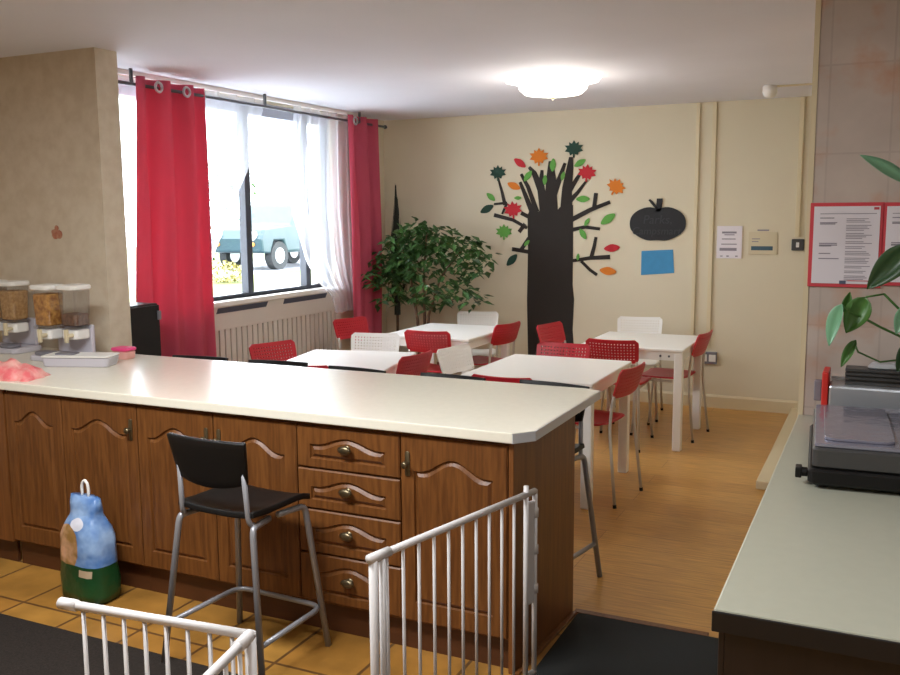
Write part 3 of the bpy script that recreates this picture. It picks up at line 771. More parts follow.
# apple chalkboard
c = wp(657.5, 224); W = (wp(686, 224)[0]-wp(630, 224)[0])/2; Hh = (wp(657, 206)[1]-wp(657, 242)[1])/2
ap = thing('apple_chalkboard', 'black apple shaped chalkboard with faint chalk writing on the cream wall', 'chalkboard', (c[0], YW, c[1]))
P = []
for k in range(48):
    a = 2*PI*k/48; x = math.cos(a); y = math.sin(a)
    xx = x*(1.0-.16*max(0, -y)**1.5*abs(x)); yy = y
    if y > 0: yy = y-.18*math.exp(-(x/.22)**2)
    else: yy = y*.98+.1*math.exp(-(x/.28)**2)
    P.append((xx*W*(1 if y > -.3 else 1-.12*(-y-.3)), math.copysign(abs(yy)**.8, yy)*Hh))
bm = B(); prism(bm, P, 'y', -.014, -.002); obj('board', bm, 'slate', ap, bevel=.002)
pxm = (wp(610, 220)[0]-wp(600, 220)[0])/10
bm = B(); prism(bm, [(-2*pxm, Hh*.7), (3*pxm, Hh*.7), (4.5*pxm, Hh+4*pxm), (4.3*pxm, Hh+7*pxm), (-1*pxm, Hh+7*pxm), (-1.2*pxm, Hh+3*pxm)], 'y', -.014, -.002); obj('stalk', bm, 'slate', ap)
bm = B(); prism(bm, [(-2*pxm, Hh*.85), (-7*pxm, Hh+3*pxm), (-9*pxm, Hh+5.5*pxm), (-7.5*pxm, Hh+6.5*pxm), (-5*pxm, Hh+4.5*pxm), (0, Hh*.9)], 'y', -.014, -.002); obj('leaf', bm, 'slate', ap)
textmesh('chalk_text', 'Parks,', .105, 'chalk', ap, (.0, -.0155, .035), shear=.15)
textmesh('chalk_text', 'Campsmart', .09, 'chalk', ap, (-.01, -.0155, -.062), shear=.15)
# blue card
bm = B(); prism(bm, [wp(641.5, 251), wp(673, 249.5), wp(674, 273), wp(641, 275)][::-1], 'y', YW-.005, YW-.001)
tag(obj('blue_card', bm, 'blue_card'), 'plain blue card below the apple chalkboard', 'card')

def notice(name, label, q, lines, frame=None, y=YW, paper='paper_white', header=None, extra=None):
    """q = left, top, right, bottom pixels on the wall plane at y"""
    a = atY(q[0], q[1], y); b = atY(q[2], q[3], y); x0, x1, z1, z0 = a.x, b.x, a.z, b.z
    t = thing(name, label, 'notice', ((x0+x1)/2, y, (z0+z1)/2))
    w, h = x1-x0, z1-z0
    if frame:
        obj('frame', box(B(), -w/2, w/2, -.008, -.0005, -h/2, h/2), frame, t, bevel=.0015)
        k = .013 if frame == 'red_frame' else .012
    else: k = 0
    obj('sheet', box(B(), -w/2+k, w/2-k, -.0105, -.0085 if frame else -.0005, -h/2+k, h/2-k), paper, t)
    rnd = random.Random(len(label)); bm = B()
    for (u0, u1, v, th) in lines:
        box(bm, -w/2+w*u0, -w/2+w*u1, -.0112, -.0106, h/2-h*v-th*h/2, h/2-h*v+th*h/2)
    obj('printed_text', bm, 'ink', t)
    if header: obj('printed_heading', box(B(), -w/2+w*header[0], -w/2+w*header[1], -.0112, -.0106, h/2-h*header[3], h/2-h*header[2]), header[4], t)
    for e in extra or []: obj('printed_logo', box(B(), -w/2+w*e[0], -w/2+w*e[1], -.0113, -.0106, h/2-h*e[3], h/2-h*e[2]), e[4], t)
    return t
def doc_lines(seed):
    r = random.Random(seed); L = [(.14, .9, .13, .008)]
    for v in (.18, .235, .25, .48, .5, .51, .6, .66): L.append((.14, r.uniform(.3, .44), v, .012))
    v = .19
    while v < .88:
        for _ in range(r.randint(2, 4)):
            L.append((.5, r.uniform(.72, .86), v, .008)); v += .019
        v += .02
    return L
notice('wall_poster', 'small white printed sheet on the cream wall right of the conduits', (717.5, 226, 741.5, 258.5), [(.2, .78, .2, .06), (.3, .7, .27, .03), (.2, .75, .4, .03), (.18, .8, .56, .03), (.12, .8, .72, .09), (.15, .25, .93, .03), (.4, .5, .93, .04), (.75, .85, .93, .04)])
notice('framed_certificate', 'framed pale certificate with a dark blue band on the cream wall', (749, 232, 777, 255), [(.12, .4, .3, .04), (.12, .35, .42, .04), (.3, .7, -.08, .06)], 'paper_grey', YW, 'paper_grey', (.1, .85, .62, .8, 'ink_blue'))
notice('notice_sheet', 'white printed notice in a red surround, wholly visible left of the other', (811, 203, 880.5, 288), doc_lines(3), 'red_frame', YN, 'paper_white', None, [(.86, .93, .055, .085, 'ink_red'), (.44, .53, .92, .96, 'ink_dark'), (.55, .85, .915, .925, 'ink_red')])
notice('notice_sheet', 'white printed notice in a red surround, cut by the right edge behind the plant', (883.5, 202.5, 950, 287), doc_lines(5), 'red_frame', YN)
# conduits, socket, switch
def conduit(px0, py0, px1, py1, w, label):
    a = atY(px0, py0, YW); b = atY(px1, py1, YW)
    tag(obj('cable_conduit', box(B(), a.x-w/2, a.x+w/2, YW-.02, YW-.0005, b.z, CEIL-.001), 'cream_gloss', bevel=.003), label, 'conduit', 'cream cable conduits')
conduit(699, 105, 696, 352, .03, 'left of the two cream cable conduits running down to the wall socket')
conduit(715.5, 103, 713, 348, .035, 'right of the two cream cable conduits running down to the wall socket')
conduit(803, 100, 799, 237, .035, 'cream conduit above the dark wall switch')
a = atY(700, 351, YW); b = atY(717, 364, YW)
so = thing('wall_socket', 'grey double wall socket behind the right red chair', 'socket', ((a.x+b.x)/2, YW, (a.z+b.z)/2))
w, h = b.x-a.x, a.z-b.z
obj('back_box', box(B(), -w/2, w/2, -.03, -.0005, -h/2, h/2), 'grey_mid', so, bevel=.004)
for s in (-1, 1): obj('outlet', box(B(), s*w/4-.028, s*w/4+.028, -.034, -.03, -.03, .03), 'white', so, bevel=.002)
a = atY(792, 239, YW); b = atY(804, 250.5, YW)
sw = thing('light_switch', 'small dark metal switch on the cream wall', 'switch', ((a.x+b.x)/2, YW, (a.z+b.z)/2)); w = (b.x-a.x); h = a.z-b.z
obj('switch_plate', box(B(), -w/2, w/2, -.03, -.0005, -h/2, h/2), 'dark_grey', sw, bevel=.006)
obj('rocker', box(B(), -.012, .012, -.038, -.03, -.02, .02), 'white', sw, bevel=.003)

# wall motif left
p = atY(57, 232, YP0); bm = B()
for dx, dz, s in ((-.012, -.012, .03), (.018, -.014, .026), (.0, .022, .017), (-.03, .0, .014)): 
    lathe(bm, [(s*.2, 0), (s, .001), (s*.9, .0025), (s*.2, .003)], 9, (dx, dz, 0))
bmesh.ops.rotate(bm, verts=bm.verts, cent=(0, 0, 0), matrix=Matrix.Rotation(PI/2, 3, 'X'))
tag(obj('wall_motif', bm, 'sticker', loc=(p.x, YP0-.0005, p.z)), 'small faded red flower motif on the wallpapered wall', 'wall decoration')

# ------------------------------------------------------------------ ceiling fittings
p = atZ(553, 81, CEIL-.03)
LP = Vector((p.x, p.y, CEIL))
lt = thing('ceiling_light', 'lit round frosted glass ceiling light over the dining tables', 'ceiling light', LP)
obj('back_plate', lathe(B(), [(.2, -.02), (.2, -.001)], 32), 'white', lt)
bm = B(); n = 48; prof = [(.12, -.125), (.19, -.115), (.225, -.085), (.235, -.05), (.315, -.028), (.32, -.021), (.235, -.021)]
rings = []
for r, z in prof:
    rings.append([bm.verts.new(((r+(.012*math.cos(8*2*PI*k/n) if r > .28 else 0))*math.cos(2*PI*k/n), (r+(.012*math.cos(8*2*PI*k/n) if r > .28 else 0))*math.sin(2*PI*k/n), z)) for k in range(n)])
for q in range(len(rings)-1):
    for k in range(n): bm.faces.new((rings[q][k], rings[q][(k+1) % n], rings[q+1][(k+1) % n], rings[q+1][k]))
bm.faces.new(rings[0][::-1]); bm.faces.new(rings[-1])
obj('glass_shade', bm, 'lamp', lt, smooth=True)
obj('finial', lathe(B(), [(.004, -.155), (.01, -.15), (.01, -.135)], 12), 'brass', lt, smooth=True)
p = atZ(770, 90, CEIL-.03)
sd = thing('smoke_detector', 'small white detector on the ceiling near the notice wall', 'detector', (p.x, p.y, CEIL))
obj('housing', lathe(B(), [(.02, -.085), (.04, -.075), (.052, -.045), (.05, -.001)], 20), 'white', sd, smooth=True)
obj('conduit', box(B(), .05, XR-p.x-.01, -.012, .012, -.012, -.001), 'cream_gloss', sd)

# ------------------------------------------------------------------ plants
fp = thing('potted_tree', 'leafy green weeping fig tree in the corner by the red curtain', 'plant', (-3.78, 7.42, 0))
obj('pot', lathe(B(), [(.12, 0), (.13, .01), (.165, .27), (.175, .27), (.175, .3), (.15, .3), (.145, .27)], 24), 'pot', fp, smooth=True)
obj('soil', lathe(B(), [(.14, .26), (.14, .28)], 20), 'soil', fp)
tr = [[(-.03, 0, .25), (-.05, .0, .7), (-.12, .0, 1.1), (-.2, -.02, 1.4)], [(.02, .02, .25), (.01, .02, .7), (.02, 0, 1.15), (.05, 0, 1.5)], [(.05, -.02, .25), (.07, -.02, .75), (.2, -.03, 1.1), (.42, -.05, 1.35)]]
for q in tr: obj('trunk', tube(B(), q, [.016, .014, .01, .006]), 'bark', fp, smooth=True)
def leaves(n, sampler, size, seed, droop=.8):
    rnd = random.Random(seed); bm = B()
    for _ in range(n):
        p = sampler(rnd); a = rnd.uniform(0, 2*PI); dz = -rnd.uniform(.2, 1.2)*droop
        d = Vector((math.cos(a), math.sin(a), dz)).normalized(); s = d.cross(Vector((rnd.uniform(-.5, .5), rnd.uniform(-.5, .5), 1))).normalized(); nn = s.cross(d)
        L = size*rnd.uniform(.7, 1.3); w = L*.26
        v = [bm.verts.new(p), bm.verts.new(p+d*L*.4+s*w+nn*.008), bm.verts.new(p+d*L*.4-nn*.006), bm.verts.new(p+d*L*.4-s*w+nn*.008), bm.verts.new(p+d*L)]
        bm.faces.new((v[0], v[1], v[2])); bm.faces.new((v[0], v[2], v[3])); bm.faces.new((v[1], v[4], v[2])); bm.faces.new((v[2], v[4], v[3]))
    return bm
def fol(rnd):
    cl_ = [(-.15, 0, 1.42, .22, .14), (.08, 0, 1.46, .26, .16), (.35, -.05, 1.36, .26, .15), (-.33, 0, 1.22, .2, .16), (.5, -.05, 1.22, .18, .16), (.0, -.05, 1.25, .32, .16), (-.2, .0, 1.02, .16, .18), (.2, -.08, 1.02, .2, .16), (.45, -.05, .95, .16, .13), (-.36, -.05, 1.0, .12, .2), (.1, 0, .9, .2, .1), (-.08, 0, 1.58, .12, .07), (.62, -.05, 1.32, .1, .1), (-.42, -.1, 1.12, .12, .1)]
    w = [8, 11, 10, 7, 6, 10, 5, 6, 4, 3, 3, 1.5, 2, 2]
    c = rnd.choices(cl_, w)[0]
    while True:
        q = Vector((rnd.uniform(-1, 1), rnd.uniform(-1, 1), rnd.uniform(-1, 1)))
        if q.length < 1: break
    return Vector((max(-.44, c[0]+q.x*c[3]), max(-.45, min(.42, c[1]+q.y*.25)), c[2]+q.z*c[4]))
obj('foliage', leaves(1000, fol, .1, 4), 'leaf_g', fp)
p = atY(394, 183, 7.78)
tp = thing('tall_plant', 'tall narrow dark spiky plant behind the leafy tree in the corner', 'plant', (-4.235, 7.78, 0))
obj('pot', lathe(B(), [(.09, 0), (.12, .22), (.13, .22), (.13, .24), (.11, .24)], 20), 'pot', tp, smooth=True)
bm = B(); rnd = random.Random(3)
for k in range(110):
    z0 = rnd.uniform(.75, 1.65); a = rnd.uniform(0, 2*PI); L = rnd.uniform(.2, .42); z1 = min(z0+L, p.z)
    tt = (z1-.8)/1.15; rr = max(.008, .085*(1-max(0, tt-.35)*1.45)); 
    b0 = Vector((0, 0, z0)); e = Vector((rr*math.cos(a), rr*math.sin(a), z1)); s = Vector((-math.sin(a), math.cos(a), 0))*.011
    mm = b0.lerp(e, .5)+Vector((math.cos(a), math.sin(a), 0))*rr*.5
    v = [bm.verts.new(x) for x in (b0, mm+s, e, mm-s, mm+Vector((math.cos(a), math.sin(a), 0))*.006)]
    bm.faces.new((v[0], v[1], v[4])); bm.faces.new((v[1], v[2], v[4])); bm.faces.new((v[2], v[3], v[4])); bm.faces.new((v[3], v[0], v[4]))
tube(bm, [(0, 0, .7), (0, 0, p.z-.02)], [.03, .005], 6)
obj('foliage', bm, 'leaf_d', tp)
obj('stem', tube(B(), [(0, 0, .2), (0, 0, .75)], .014), 'bark', tp, smooth=True)

# ------------------------------------------------------------------ things on the long worktop
def dispenser(name, label, x, y, cans, rot=0):
    """cans: list of (dx, dy, cereal material, fill)"""
    t = thing(name, label, 'cereal dispenser', (x, y, ZT), rot, 'cereal dispensers')
    xs_ = [c[0] for c in cans]; x0, x1 = min(xs_)-.085, max(xs_)+.085
    bm = B(); rbox(bm, (x0+x1)/2, .0, 0, .03, x1-x0, .2, .03); obj('base', bm, 'grey_plastic', t)
    obj('stand', box(B(), x0+.03, x1-.03, .073, .1, .03, .185), 'grey_plastic', t, bevel=.008)
    for dx, dy, cm, fl in cans:
        bm = B(); rbox(bm, dx, dy, .17, .185, .13, .13, .03); hp = obj('hopper', bm, 'clear', t)
        bm2 = B(); rbox(bm2, dx, dy, .185, .375, .112, .112, .025, taper=1.12); me = hp.data
        b3 = B(); b3.from_mesh(me); m2 = bpy.data.meshes.new('t'); bm2.to_mesh(m2); bm2.free(); b3.from_mesh(m2); bpy.data.meshes.remove(m2); b3.to_mesh(me); b3.free()
        bm = B(); rbox(bm, dx, dy, .187, .187+.18*fl, .105, .105, .022, taper=1+.12*fl); obj('cereal', bm, cm, t)
        bm = B(); rbox(bm, dx, dy, .376, .402, .138, .14, .03); obj('lid', bm, 'white_plastic', t)
        bm = B(); rbox(bm, dx, dy, .115, .168, .11, .1, .02); obj('chute', bm, 'white_plastic', t)
        bm = B(); tube(bm, [(dx+.03, dy-.05, .14), (dx+.03, dy-.085, .14)], .012); box(bm, dx+.02, dx+.04, dy-.1, dy-.083, .105, .175); obj('knob', bm, 'cream_gloss', t, bevel=.004)
        bm = B(); rbox(bm, dx, -.055, .031, .05, .1, .08, .02); obj('drip_tray', bm, 'grey_mid', t)
pa = atY(44, 330, 3.42)
dispenser('cereal_dispenser', 'twin cereal dispenser with golden flakes left and brown cereal right, beside the wall end', pa.x+.06, 3.5, [(-.085, -.02, 'cereal', .93), (.06, .021, 'cereal_b', .35)])
pa = atY(10, 330, 3.55)
dispenser('cereal_dispenser', 'cereal dispenser full of pale oats, cut by the left edge of the photo', pa.x-.11, 3.62, [(-.085, -.01, 'oats', .95), (.085, -.01, 'oats', .9)])
# clear trays in front of the dispensers
a = atZ(78, 366, ZT)
t = thing('plastic_tray', 'shallow translucent plastic tray of packets in front of the cereal dispensers', 'tray', (a.x, a.y+.02, ZT), .35)
bm = B(); rbox(bm, 0, 0, 0, .05, .34, .13, .02, taper=1.06); obj('tray_body', bm, 'grey_plastic', t)
bm = B(); rbox(bm, 0, 0, .0505, .058, .36, .15, .02); obj('rim', bm, 'white_plastic', t)
bm = B(); box(bm, -.12, -.02, -.03, .03, .059, .066); obj('packet', bm, 'grey_mid', t)
a = atZ(120, 359, ZT)
t = thing('snack_tub', 'small clear tub with a hot pink lid by the wall end', 'tub', (a.x+.01, a.y+.02, ZT))
bm = B(); rbox(bm, 0, 0, 0, .045, .1, .08, .02, taper=1.05); obj('tub', bm, 'pink_pale', t)
bm = B(); rbox(bm, 0, 0, .0455, .062, .112, .092, .02); obj('lid', bm, 'pink', t)
# wrapper
a = atZ(4, 378, ZT)
bm = B(); rnd = random.Random(11)
NU, NV = 16, 9; g = []
for j in range(NV+1):
    v = -1+2*j/NV; row = []
    for i in range(NU+1):
        u = -1+2*i/NU; e = (1-abs(u)**2.5)*(1-abs(v)**2.5)
        row.append((u*.2*(1+.06*rnd.uniform(-1, 1)), v*.09*(1+.1*rnd.uniform(-1, 1)), max(0, e)**.6*.075*(1+.3*rnd.uniform(-1, 1))+.002))
    g.append(row)
top = [[bm.verts.new(q) for q in r] for r in g]; bot = [[bm.verts.new((q[0], q[1], 0)) for q in r] for r in g]
for j in range(NV):
    for i in range(NU):
        bm.faces.new((top[j][i], top[j][i+1], top[j+1][i+1], top[j+1][i])); bm.faces.new((bot[j][i], bot[j+1][i], bot[j+1][i+1], bot[j][i+1]))
for i in range(NU):
    bm.faces.new((bot[0][i], bot[0][i+1], top[0][i+1], top[0][i])); bm.faces.new((top[NV][i], top[NV][i+1], bot[NV][i+1], bot[NV][i]))
for j in range(NV):
    bm.faces.new((bot[j+1][0], bot[j][0], top[j][0], top[j+1][0])); bm.faces.new((bot[j][NU], bot[j+1][NU], top[j+1][NU], top[j][NU]))
tag(obj('bread_bag', bm, 'wrap', smooth=True, loc=(a.x-.03, a.y+.01, ZT)), 'crumpled pink printed food bag at the left end of the worktop', 'food bag').rotation_euler = (0, 0, .25)

# ------------------------------------------------------------------ bag on the floor
a = atZ(81, 601, 0)
bg = thing('plastic_bag', 'blue and green printed plastic sack standing on the tiles', 'bag', (a.x, a.y+.06, 0), -.1)
bm = B(); rnd = random.Random(2); prof = [(.0, .82), (.01, .97), (.04, 1.0), (.1, 1.0), (.16, .93), (.22, .93), (.28, .9), (.32, .82), (.35, .7), (.375, .6), (.39, .6), (.42, .63), (.455, .62)]
rings = []; N = 28
for z, s in prof:
    ring = []
    for k in range(N):
        a_ = 2*PI*k/N; ca, sa = math.cos(a_), math.sin(a_); e = .62
        x = math.copysign(abs(ca)**e, ca)*.138*s; yv = math.copysign(abs(sa)**e, sa)*(.085*s if z < .34 else .085*s*max(.25, 1-(z-.34)*5))
        jx = 1+rnd.uniform(-.035, .035); ring.append(bm.verts.new((x*jx, yv*jx, z+(rnd.uniform(-.008, .008) if z > .03 else 0))))
    rings.append(ring)
for q in range(len(rings)-1):
    for k in range(N): bm.faces.new((rings[q][k], rings[q][(k+1) % N], rings[q+1][(k+1) % N], rings[q+1][k]))
bm.faces.new(rings[0][::-1]); bm.faces.new(rings[-1])
obj('sack', bm, 'bag', bg, smooth=True)
obj('handle', tube(B(), bend([(-.02, 0, .44), (-.022, 0, .505), (0, 0, .528), (.022, 0, .505), (.02, 0, .44)], .03), .007), 'white_plastic', bg, smooth=True)

# ------------------------------------------------------------------ white safety gates
GH = .72
def gate_panel(t, a, b, n, z0, z1, first=True):
    """rails and bars between two plan points"""
    a = Vector((a[0], a[1], 0)); b = Vector((b[0], b[1], 0)); o = Vector(t.location)
    U = Vector((0, 0, 1))
    d = (b-a).normalized()
    obj('top_rail', tube(B(), [a-o+U*z1, b-o+U*z1], .0112, 10), 'white_gate', t, smooth=True)
    obj('bottom_rail', tube(B(), [a-o+U*z0, b-o+U*z0], .0112, 10), 'white_gate', t, smooth=True)
    for i in range(n):
        p = a.lerp(b, (i+.8)/(n+.6)); obj('bar', tube(B(), [p-o+U*z0, p-o+U*z1], .0053, 8), 'white_gate', t, smooth=True)
def gate_post(t, p, z0, z1, r, name='post', sq=False):
    o = Vector(t.location); p = Vector((p[0], p[1], 0))
    if sq: obj(name, box(B(), p.x-o.x-r, p.x-o.x+r, p.y-o.y-r, p.y-o.y+r, z0, z1), 'white_gate', t, bevel=.004)
    else: obj(name, tube(B(), [p-o+Vector((0, 0, z0)), p-o+Vector((0, 0, z1))], r, 10), 'white_gate', t, smooth=True)
g1 = atZ(373, 558, GH); g2 = atZ(535, 491, GH)
tg = thing('safety_gate', 'white barred safety gate against the oak counter end', 'safety gate', (g2.x, g2.y, 0), 0, 'white safety gates')
dirv = (Vector((g2.x, g2.y))-Vector((g1.x, g1.y))).normalized()
ga = Vector((g1.x, g1.y))+dirv*.035; gb = Vector((g2.x, g2.y))-dirv*.05
gate_panel(tg, g1, g2, 11, .07, GH)
gate_post(tg, (g1.x, g1.y), 0.0, GH+.004, .013); gate_post(tg, ga, .06, GH+.004, .010)
gate_post(tg, (g2.x, g2.y), 0.0, GH+.005, .009, 'lock_post')
q = Vector((g2.x, g2.y))-dirv*.052
gate_post(tg, q, .03, GH+.03, .009, 'post')
ql = Vector((g2.x, g2.y))-dirv*.03
bm = B(); box(bm, -.008, .008, -.028, .02, .33, GH-.03); bmesh.ops.rotate(bm, verts=bm.verts, cent=(0, 0, 0), matrix=Matrix.Rotation(math.atan2(-dirv.x, dirv.y), 3, 'Z'))
bmesh.ops.translate(bm, verts=bm.verts, vec=(ql.x-g2.x, ql.y-g2.y, 0)); obj('lock_housing', bm, 'white_gate', tg, bevel=.004)
for z in (.36, .5, .63): obj('hinge', tube(B(), [(0, 0, z), (0, 0, z+.03)], .0135), 'white_gate', tg, smooth=True)
obj('corner_joint', tube(B(), [(g1.x-g2.x-dirv.x*.016, g1.y-g2.y-dirv.y*.016, GH), (ga.x-g2.x+dirv.x*.03, ga.y-g2.y+dirv.y*.03, GH)], .0145, 10), 'white_gate', tg, smooth=True)
h1 = atZ(67, 604, GH); h2 = atZ(250, 635, GH); h3 = atZ(212, 673, GH)
hg = thing('safety_gate', 'white barred safety gate in front of the bar stool, cut by the lower photo edge', 'safety gate', (h2.x, h2.y, 0), 0, 'white safety gates')
gate_panel(hg, h1, h2, 8, .07, GH)
h4 = Vector((h2.x, h2.y))+(Vector((h3.x, h3.y))-Vector((h2.x, h2.y)))*3.2
gate_panel(hg, (h2.x, h2.y), (h4.x, h4.y), 8, .07, GH)
gate_post(hg, (h2.x, h2.y), 0, GH+.006, .014); gate_post(hg, (h4.x, h4.y), 0, GH+.004, .012)
dd = (Vector((h3.x, h3.y))-Vector((h2.x, h2.y))).normalized()
obj('corner_joint', tube(B(), [(0, 0, GH), (dd.x*.06, dd.y*.06, GH)], .0145, 10), 'white_gate', hg, smooth=True)
e = (Vector((h2.x, h2.y))-Vector((h1.x, h1.y))).normalized()
obj('corner_joint', tube(B(), [(h1.x-h2.x-e.x*.02, h1.y-h2.y-e.y*.02, GH), (h1.x-h2.x+e.x*.03, h1.y-h2.y+e.y*.03, GH)], .0145, 10), 'white_gate', hg, smooth=True)

# ------------------------------------------------------------------ right-hand counter
rcn = atZ(717, 610.5, ZT)
X0, Y0 = -.262, 1.728
bwt = thing('worktop', 'pale grey worktop with black front edge at the lower right', 'worktop', (.3, 2.6, ZT-TH))
obj('slab', rel(box(B(), X0, 1.59, Y0, YN-.002, ZT-TH, ZT), bwt), 'worktop_green', bwt, bevel=.004)
obj('front_edging', rel(box(B(), X0-.002, 1.59, Y0-.006, Y0-.0005, ZT-TH-.006, ZT-.003), bwt), 'edge_black', bwt, bevel=.002)
t = thing('base_cabinet', 'dark brown wooden cabinet under the pale grey worktop', 'cabinet', (X0+.02, Y0+.02, 0))
obj('carcass', box(B(), 0, 1.5, 0, YN-Y0-.03, .1, ZT-TH-.001), 'dark_wood', t)
obj('plinth', box(B(), .03, 1.5, .05, YN-Y0-.05, 0, .1), 'dark_wood', t)
obj('side_panel', box(B(), -.012, -.0005, 0, YN-Y0-.03, 0, ZT-TH-.001), 'dark_wood', t, bevel=.002)
# hot tray
f0 = atZ(814, 487, ZT); ty = 2.625
ht = thing('hot_tray', 'black food warming tray with a shiny glass top on the right worktop', 'food warmer', (-.16, ty, ZT), .06)
W_, D_ = .78, .6
bm = B(); rbox(bm, W_/2, D_/2, .012, .055, W_, D_, .02); obj('base', bm, 'black_plastic', ht)
bm = B(); rbox(bm, W_/2, D_/2+.005, .0555, .112, W_-.02, D_-.02, .015); obj('body', bm, 'dark_grey', ht)
bm = B(); rbox(bm, W_/2, D_/2+.01, .1125, .122, W_-.03, D_-.04, .012); obj('glass_top', bm, 'glass_tray', ht)
bm = B()
tube(bm, [(-.02, .05, .034), (.0, .05, .034)], .014); box(bm, -.032, -.015, .03, .07, .02, .05); obj('handle', bm, 'black_plastic', ht, bevel=.003)
for x in (.04, W_-.04):
    for y in (.04, D_-.04): obj('foot', tube(B(), [(x, y, 0), (x, y, .013)], .015), 'black_plastic', ht)
for k in range(3):
    bm = B(); rbox(bm, .13+k*.22, D_/2+.01, .1225, .13, .18, D_-.12, .03); obj('glass_rib', bm, 'glass_tray', ht)
# steel trough behind it
a = atY(821, 382, 3.42)
tb = thing('steel_warmer', 'stainless steel warmer box with a red end strip behind the black tray', 'food warmer', (a.x, 3.36, ZT))
obj('body', box(B(), .028, .6, 0, .13, 0, a.z-ZT), 'steel', tb, bevel=.008)
obj('red_strip', box(B(), .006, .027, -.003, .133, 0, a.z-ZT+.045), 'red_strip', tb, bevel=.004)
obj('side_lug', box(B(), -.02, .005, .03, .06, .1, a.z-ZT+.01), 'grey_mid', tb, bevel=.004)
obj('rear_rim', box(B(), .03, .6, .125, .13, a.z-ZT, a.z-ZT+.012), 'steel', tb)
b = atY(846, 369, 3.46)
t = thing('dark_tray', 'dark slatted plastic tray standing on the steel warmer box', 'tray', (b.x, 3.4, a.z))
bm = B(); box(bm, 0, .3, 0, .085, .0, .012)
for z in (.02, .034, .048): box(bm, 0, .3, 0, .085, z, z+.008)
box(bm, .01, .29, .01, .075, .01, .05)
obj('tray_body', bm, 'dark_grey', t)
b2 = atY(876, 362, 3.44)
bm = B(); rbox(bm, 0, 0, 0, .022, .11, .06, .02, taper=.8)
tag(obj('metal_dish', bm, 'steel', smooth=False, loc=(b2.x+.03, 3.445, a.z+.0565)), 'small shiny metal dish on the dark slatted tray', 'dish')

# plant at the right edge
PY = 3.14
pl = thing('pot_plant', 'broad leaved green plant leaning in from the right edge over the worktop', 'plant', (.42, PY+.3, ZT))
pl.location = (.62, 3.46, ZT)
O = Vector(pl.location)
obj('pot', lathe(B(), [(.07, 0), (.075, .01), (.1, .17), (.108, .17), (.108, .19), (.09, .19), (.088, .17)], 24), 'pot', pl, smooth=True)
obj('soil', lathe(B(), [(.088, .165), (.088, .175)], 20), 'soil', pl)
def leaf(base, tip, w, m, curl=.02, face=None, bendz=0):
    base = Vector(base); tip = Vector(tip); d = tip-base; L = d.length; d.normalize()
    f = Vector(face) if face else Vector((0, -1, .35))
    s = d.cross(f).normalized(); n_ = s.cross(d).normalized()
    bm = B(); rows = []; N = 12
    for i in range(N+1):
        t = i/N; ww = w/2*math.sin(PI*min(1, t**.75))**.8*(1 if t < .97 else .6) if 0 < t < 1 else .001
        c = base+d*L*t+Vector((0, 0, bendz*math.sin(PI*t)))
        rows.append([bm.verts.new(c-O+s*ww*u+n_*(curl*(abs(u)-.5)*2*ww/(w/2+1e-6))) for u in (-1, -.5, 0, .5, 1)])
    for i in range(N):
        for k in range(4): bm.faces.new((rows[i][k], rows[i][k+1], rows[i+1][k+1], rows[i+1][k]))
    return obj('leaf', bm, m, pl, smooth=True, solid=.0012)
def P_(px, py, y=PY): return atY(px, py, y)
crown = O+Vector((-.02, -.02, .2))
def stem(pts, r=.004): obj('stem', tube(B(), [q-O for q in pts], r), 'leaf_p', pl, smooth=True)
leaf(P_(906, 183, 3.0), P_(860, 155, 3.0), .075, 'leaf_pale', .01, (0, -.5, 1))
leaf(P_(912, 246), P_(867, 289), .085, 'leaf_pd', .015, (.2, -1, .5))
leaf(P_(866, 297, 3.1), P_(846, 333, 3.1), .075, 'leaf_p', .012, (.1, -1, .3))
leaf(P_(842, 304, 3.08), P_(829, 346, 3.08), .05, 'leaf_pale', .015, (-.6, -1, .2))
leaf(P_(845, 313, 3.1), P_(850, 292, 3.1), .03, 'leaf_p', .01, (0, -1, .2))
leaf(P_(856, 340, 3.12), P_(841, 367, 3.12), .032, 'leaf_p', .01, (-.3, -1, .2))
leaf(P_(908, 305), P_(896, 334), .05, 'leaf_pale', .01, (.2, -1, .2))
leaf(P_(915, 340, 3.2), P_(897, 372, 3.2), .06, 'leaf_pd', .01, (.2, -1, .2))
stem([P_(860, 316, 3.1), P_(880, 327, 3.14), P_(908, 340, 3.2), crown]); stem([P_(884, 294, 3.13), P_(900, 310, 3.16), P_(918, 335, 3.25), crown]); stem([P_(866, 297, 3.1), P_(884, 294, 3.13)], .003)
stem([P_(854, 342, 3.12), P_(858, 352, 3.14), P_(880, 362, 3.2), P_(915, 358, 3.3), crown], .003); stem([P_(843, 306, 3.08), P_(848, 312, 3.1), P_(860, 316, 3.1)], .003)
stem([P_(905, 182, 3.0), P_(925, 210, 3.05), P_(945, 290, 3.3), crown]); stem([P_(911, 247), P_(930, 262, 3.2), P_(940, 310, 3.3), crown]); stem([P_(907, 307), P_(920, 320, 3.25), crown]); stem([P_(914, 341, 3.2), P_(930, 350, 3.3), crown])

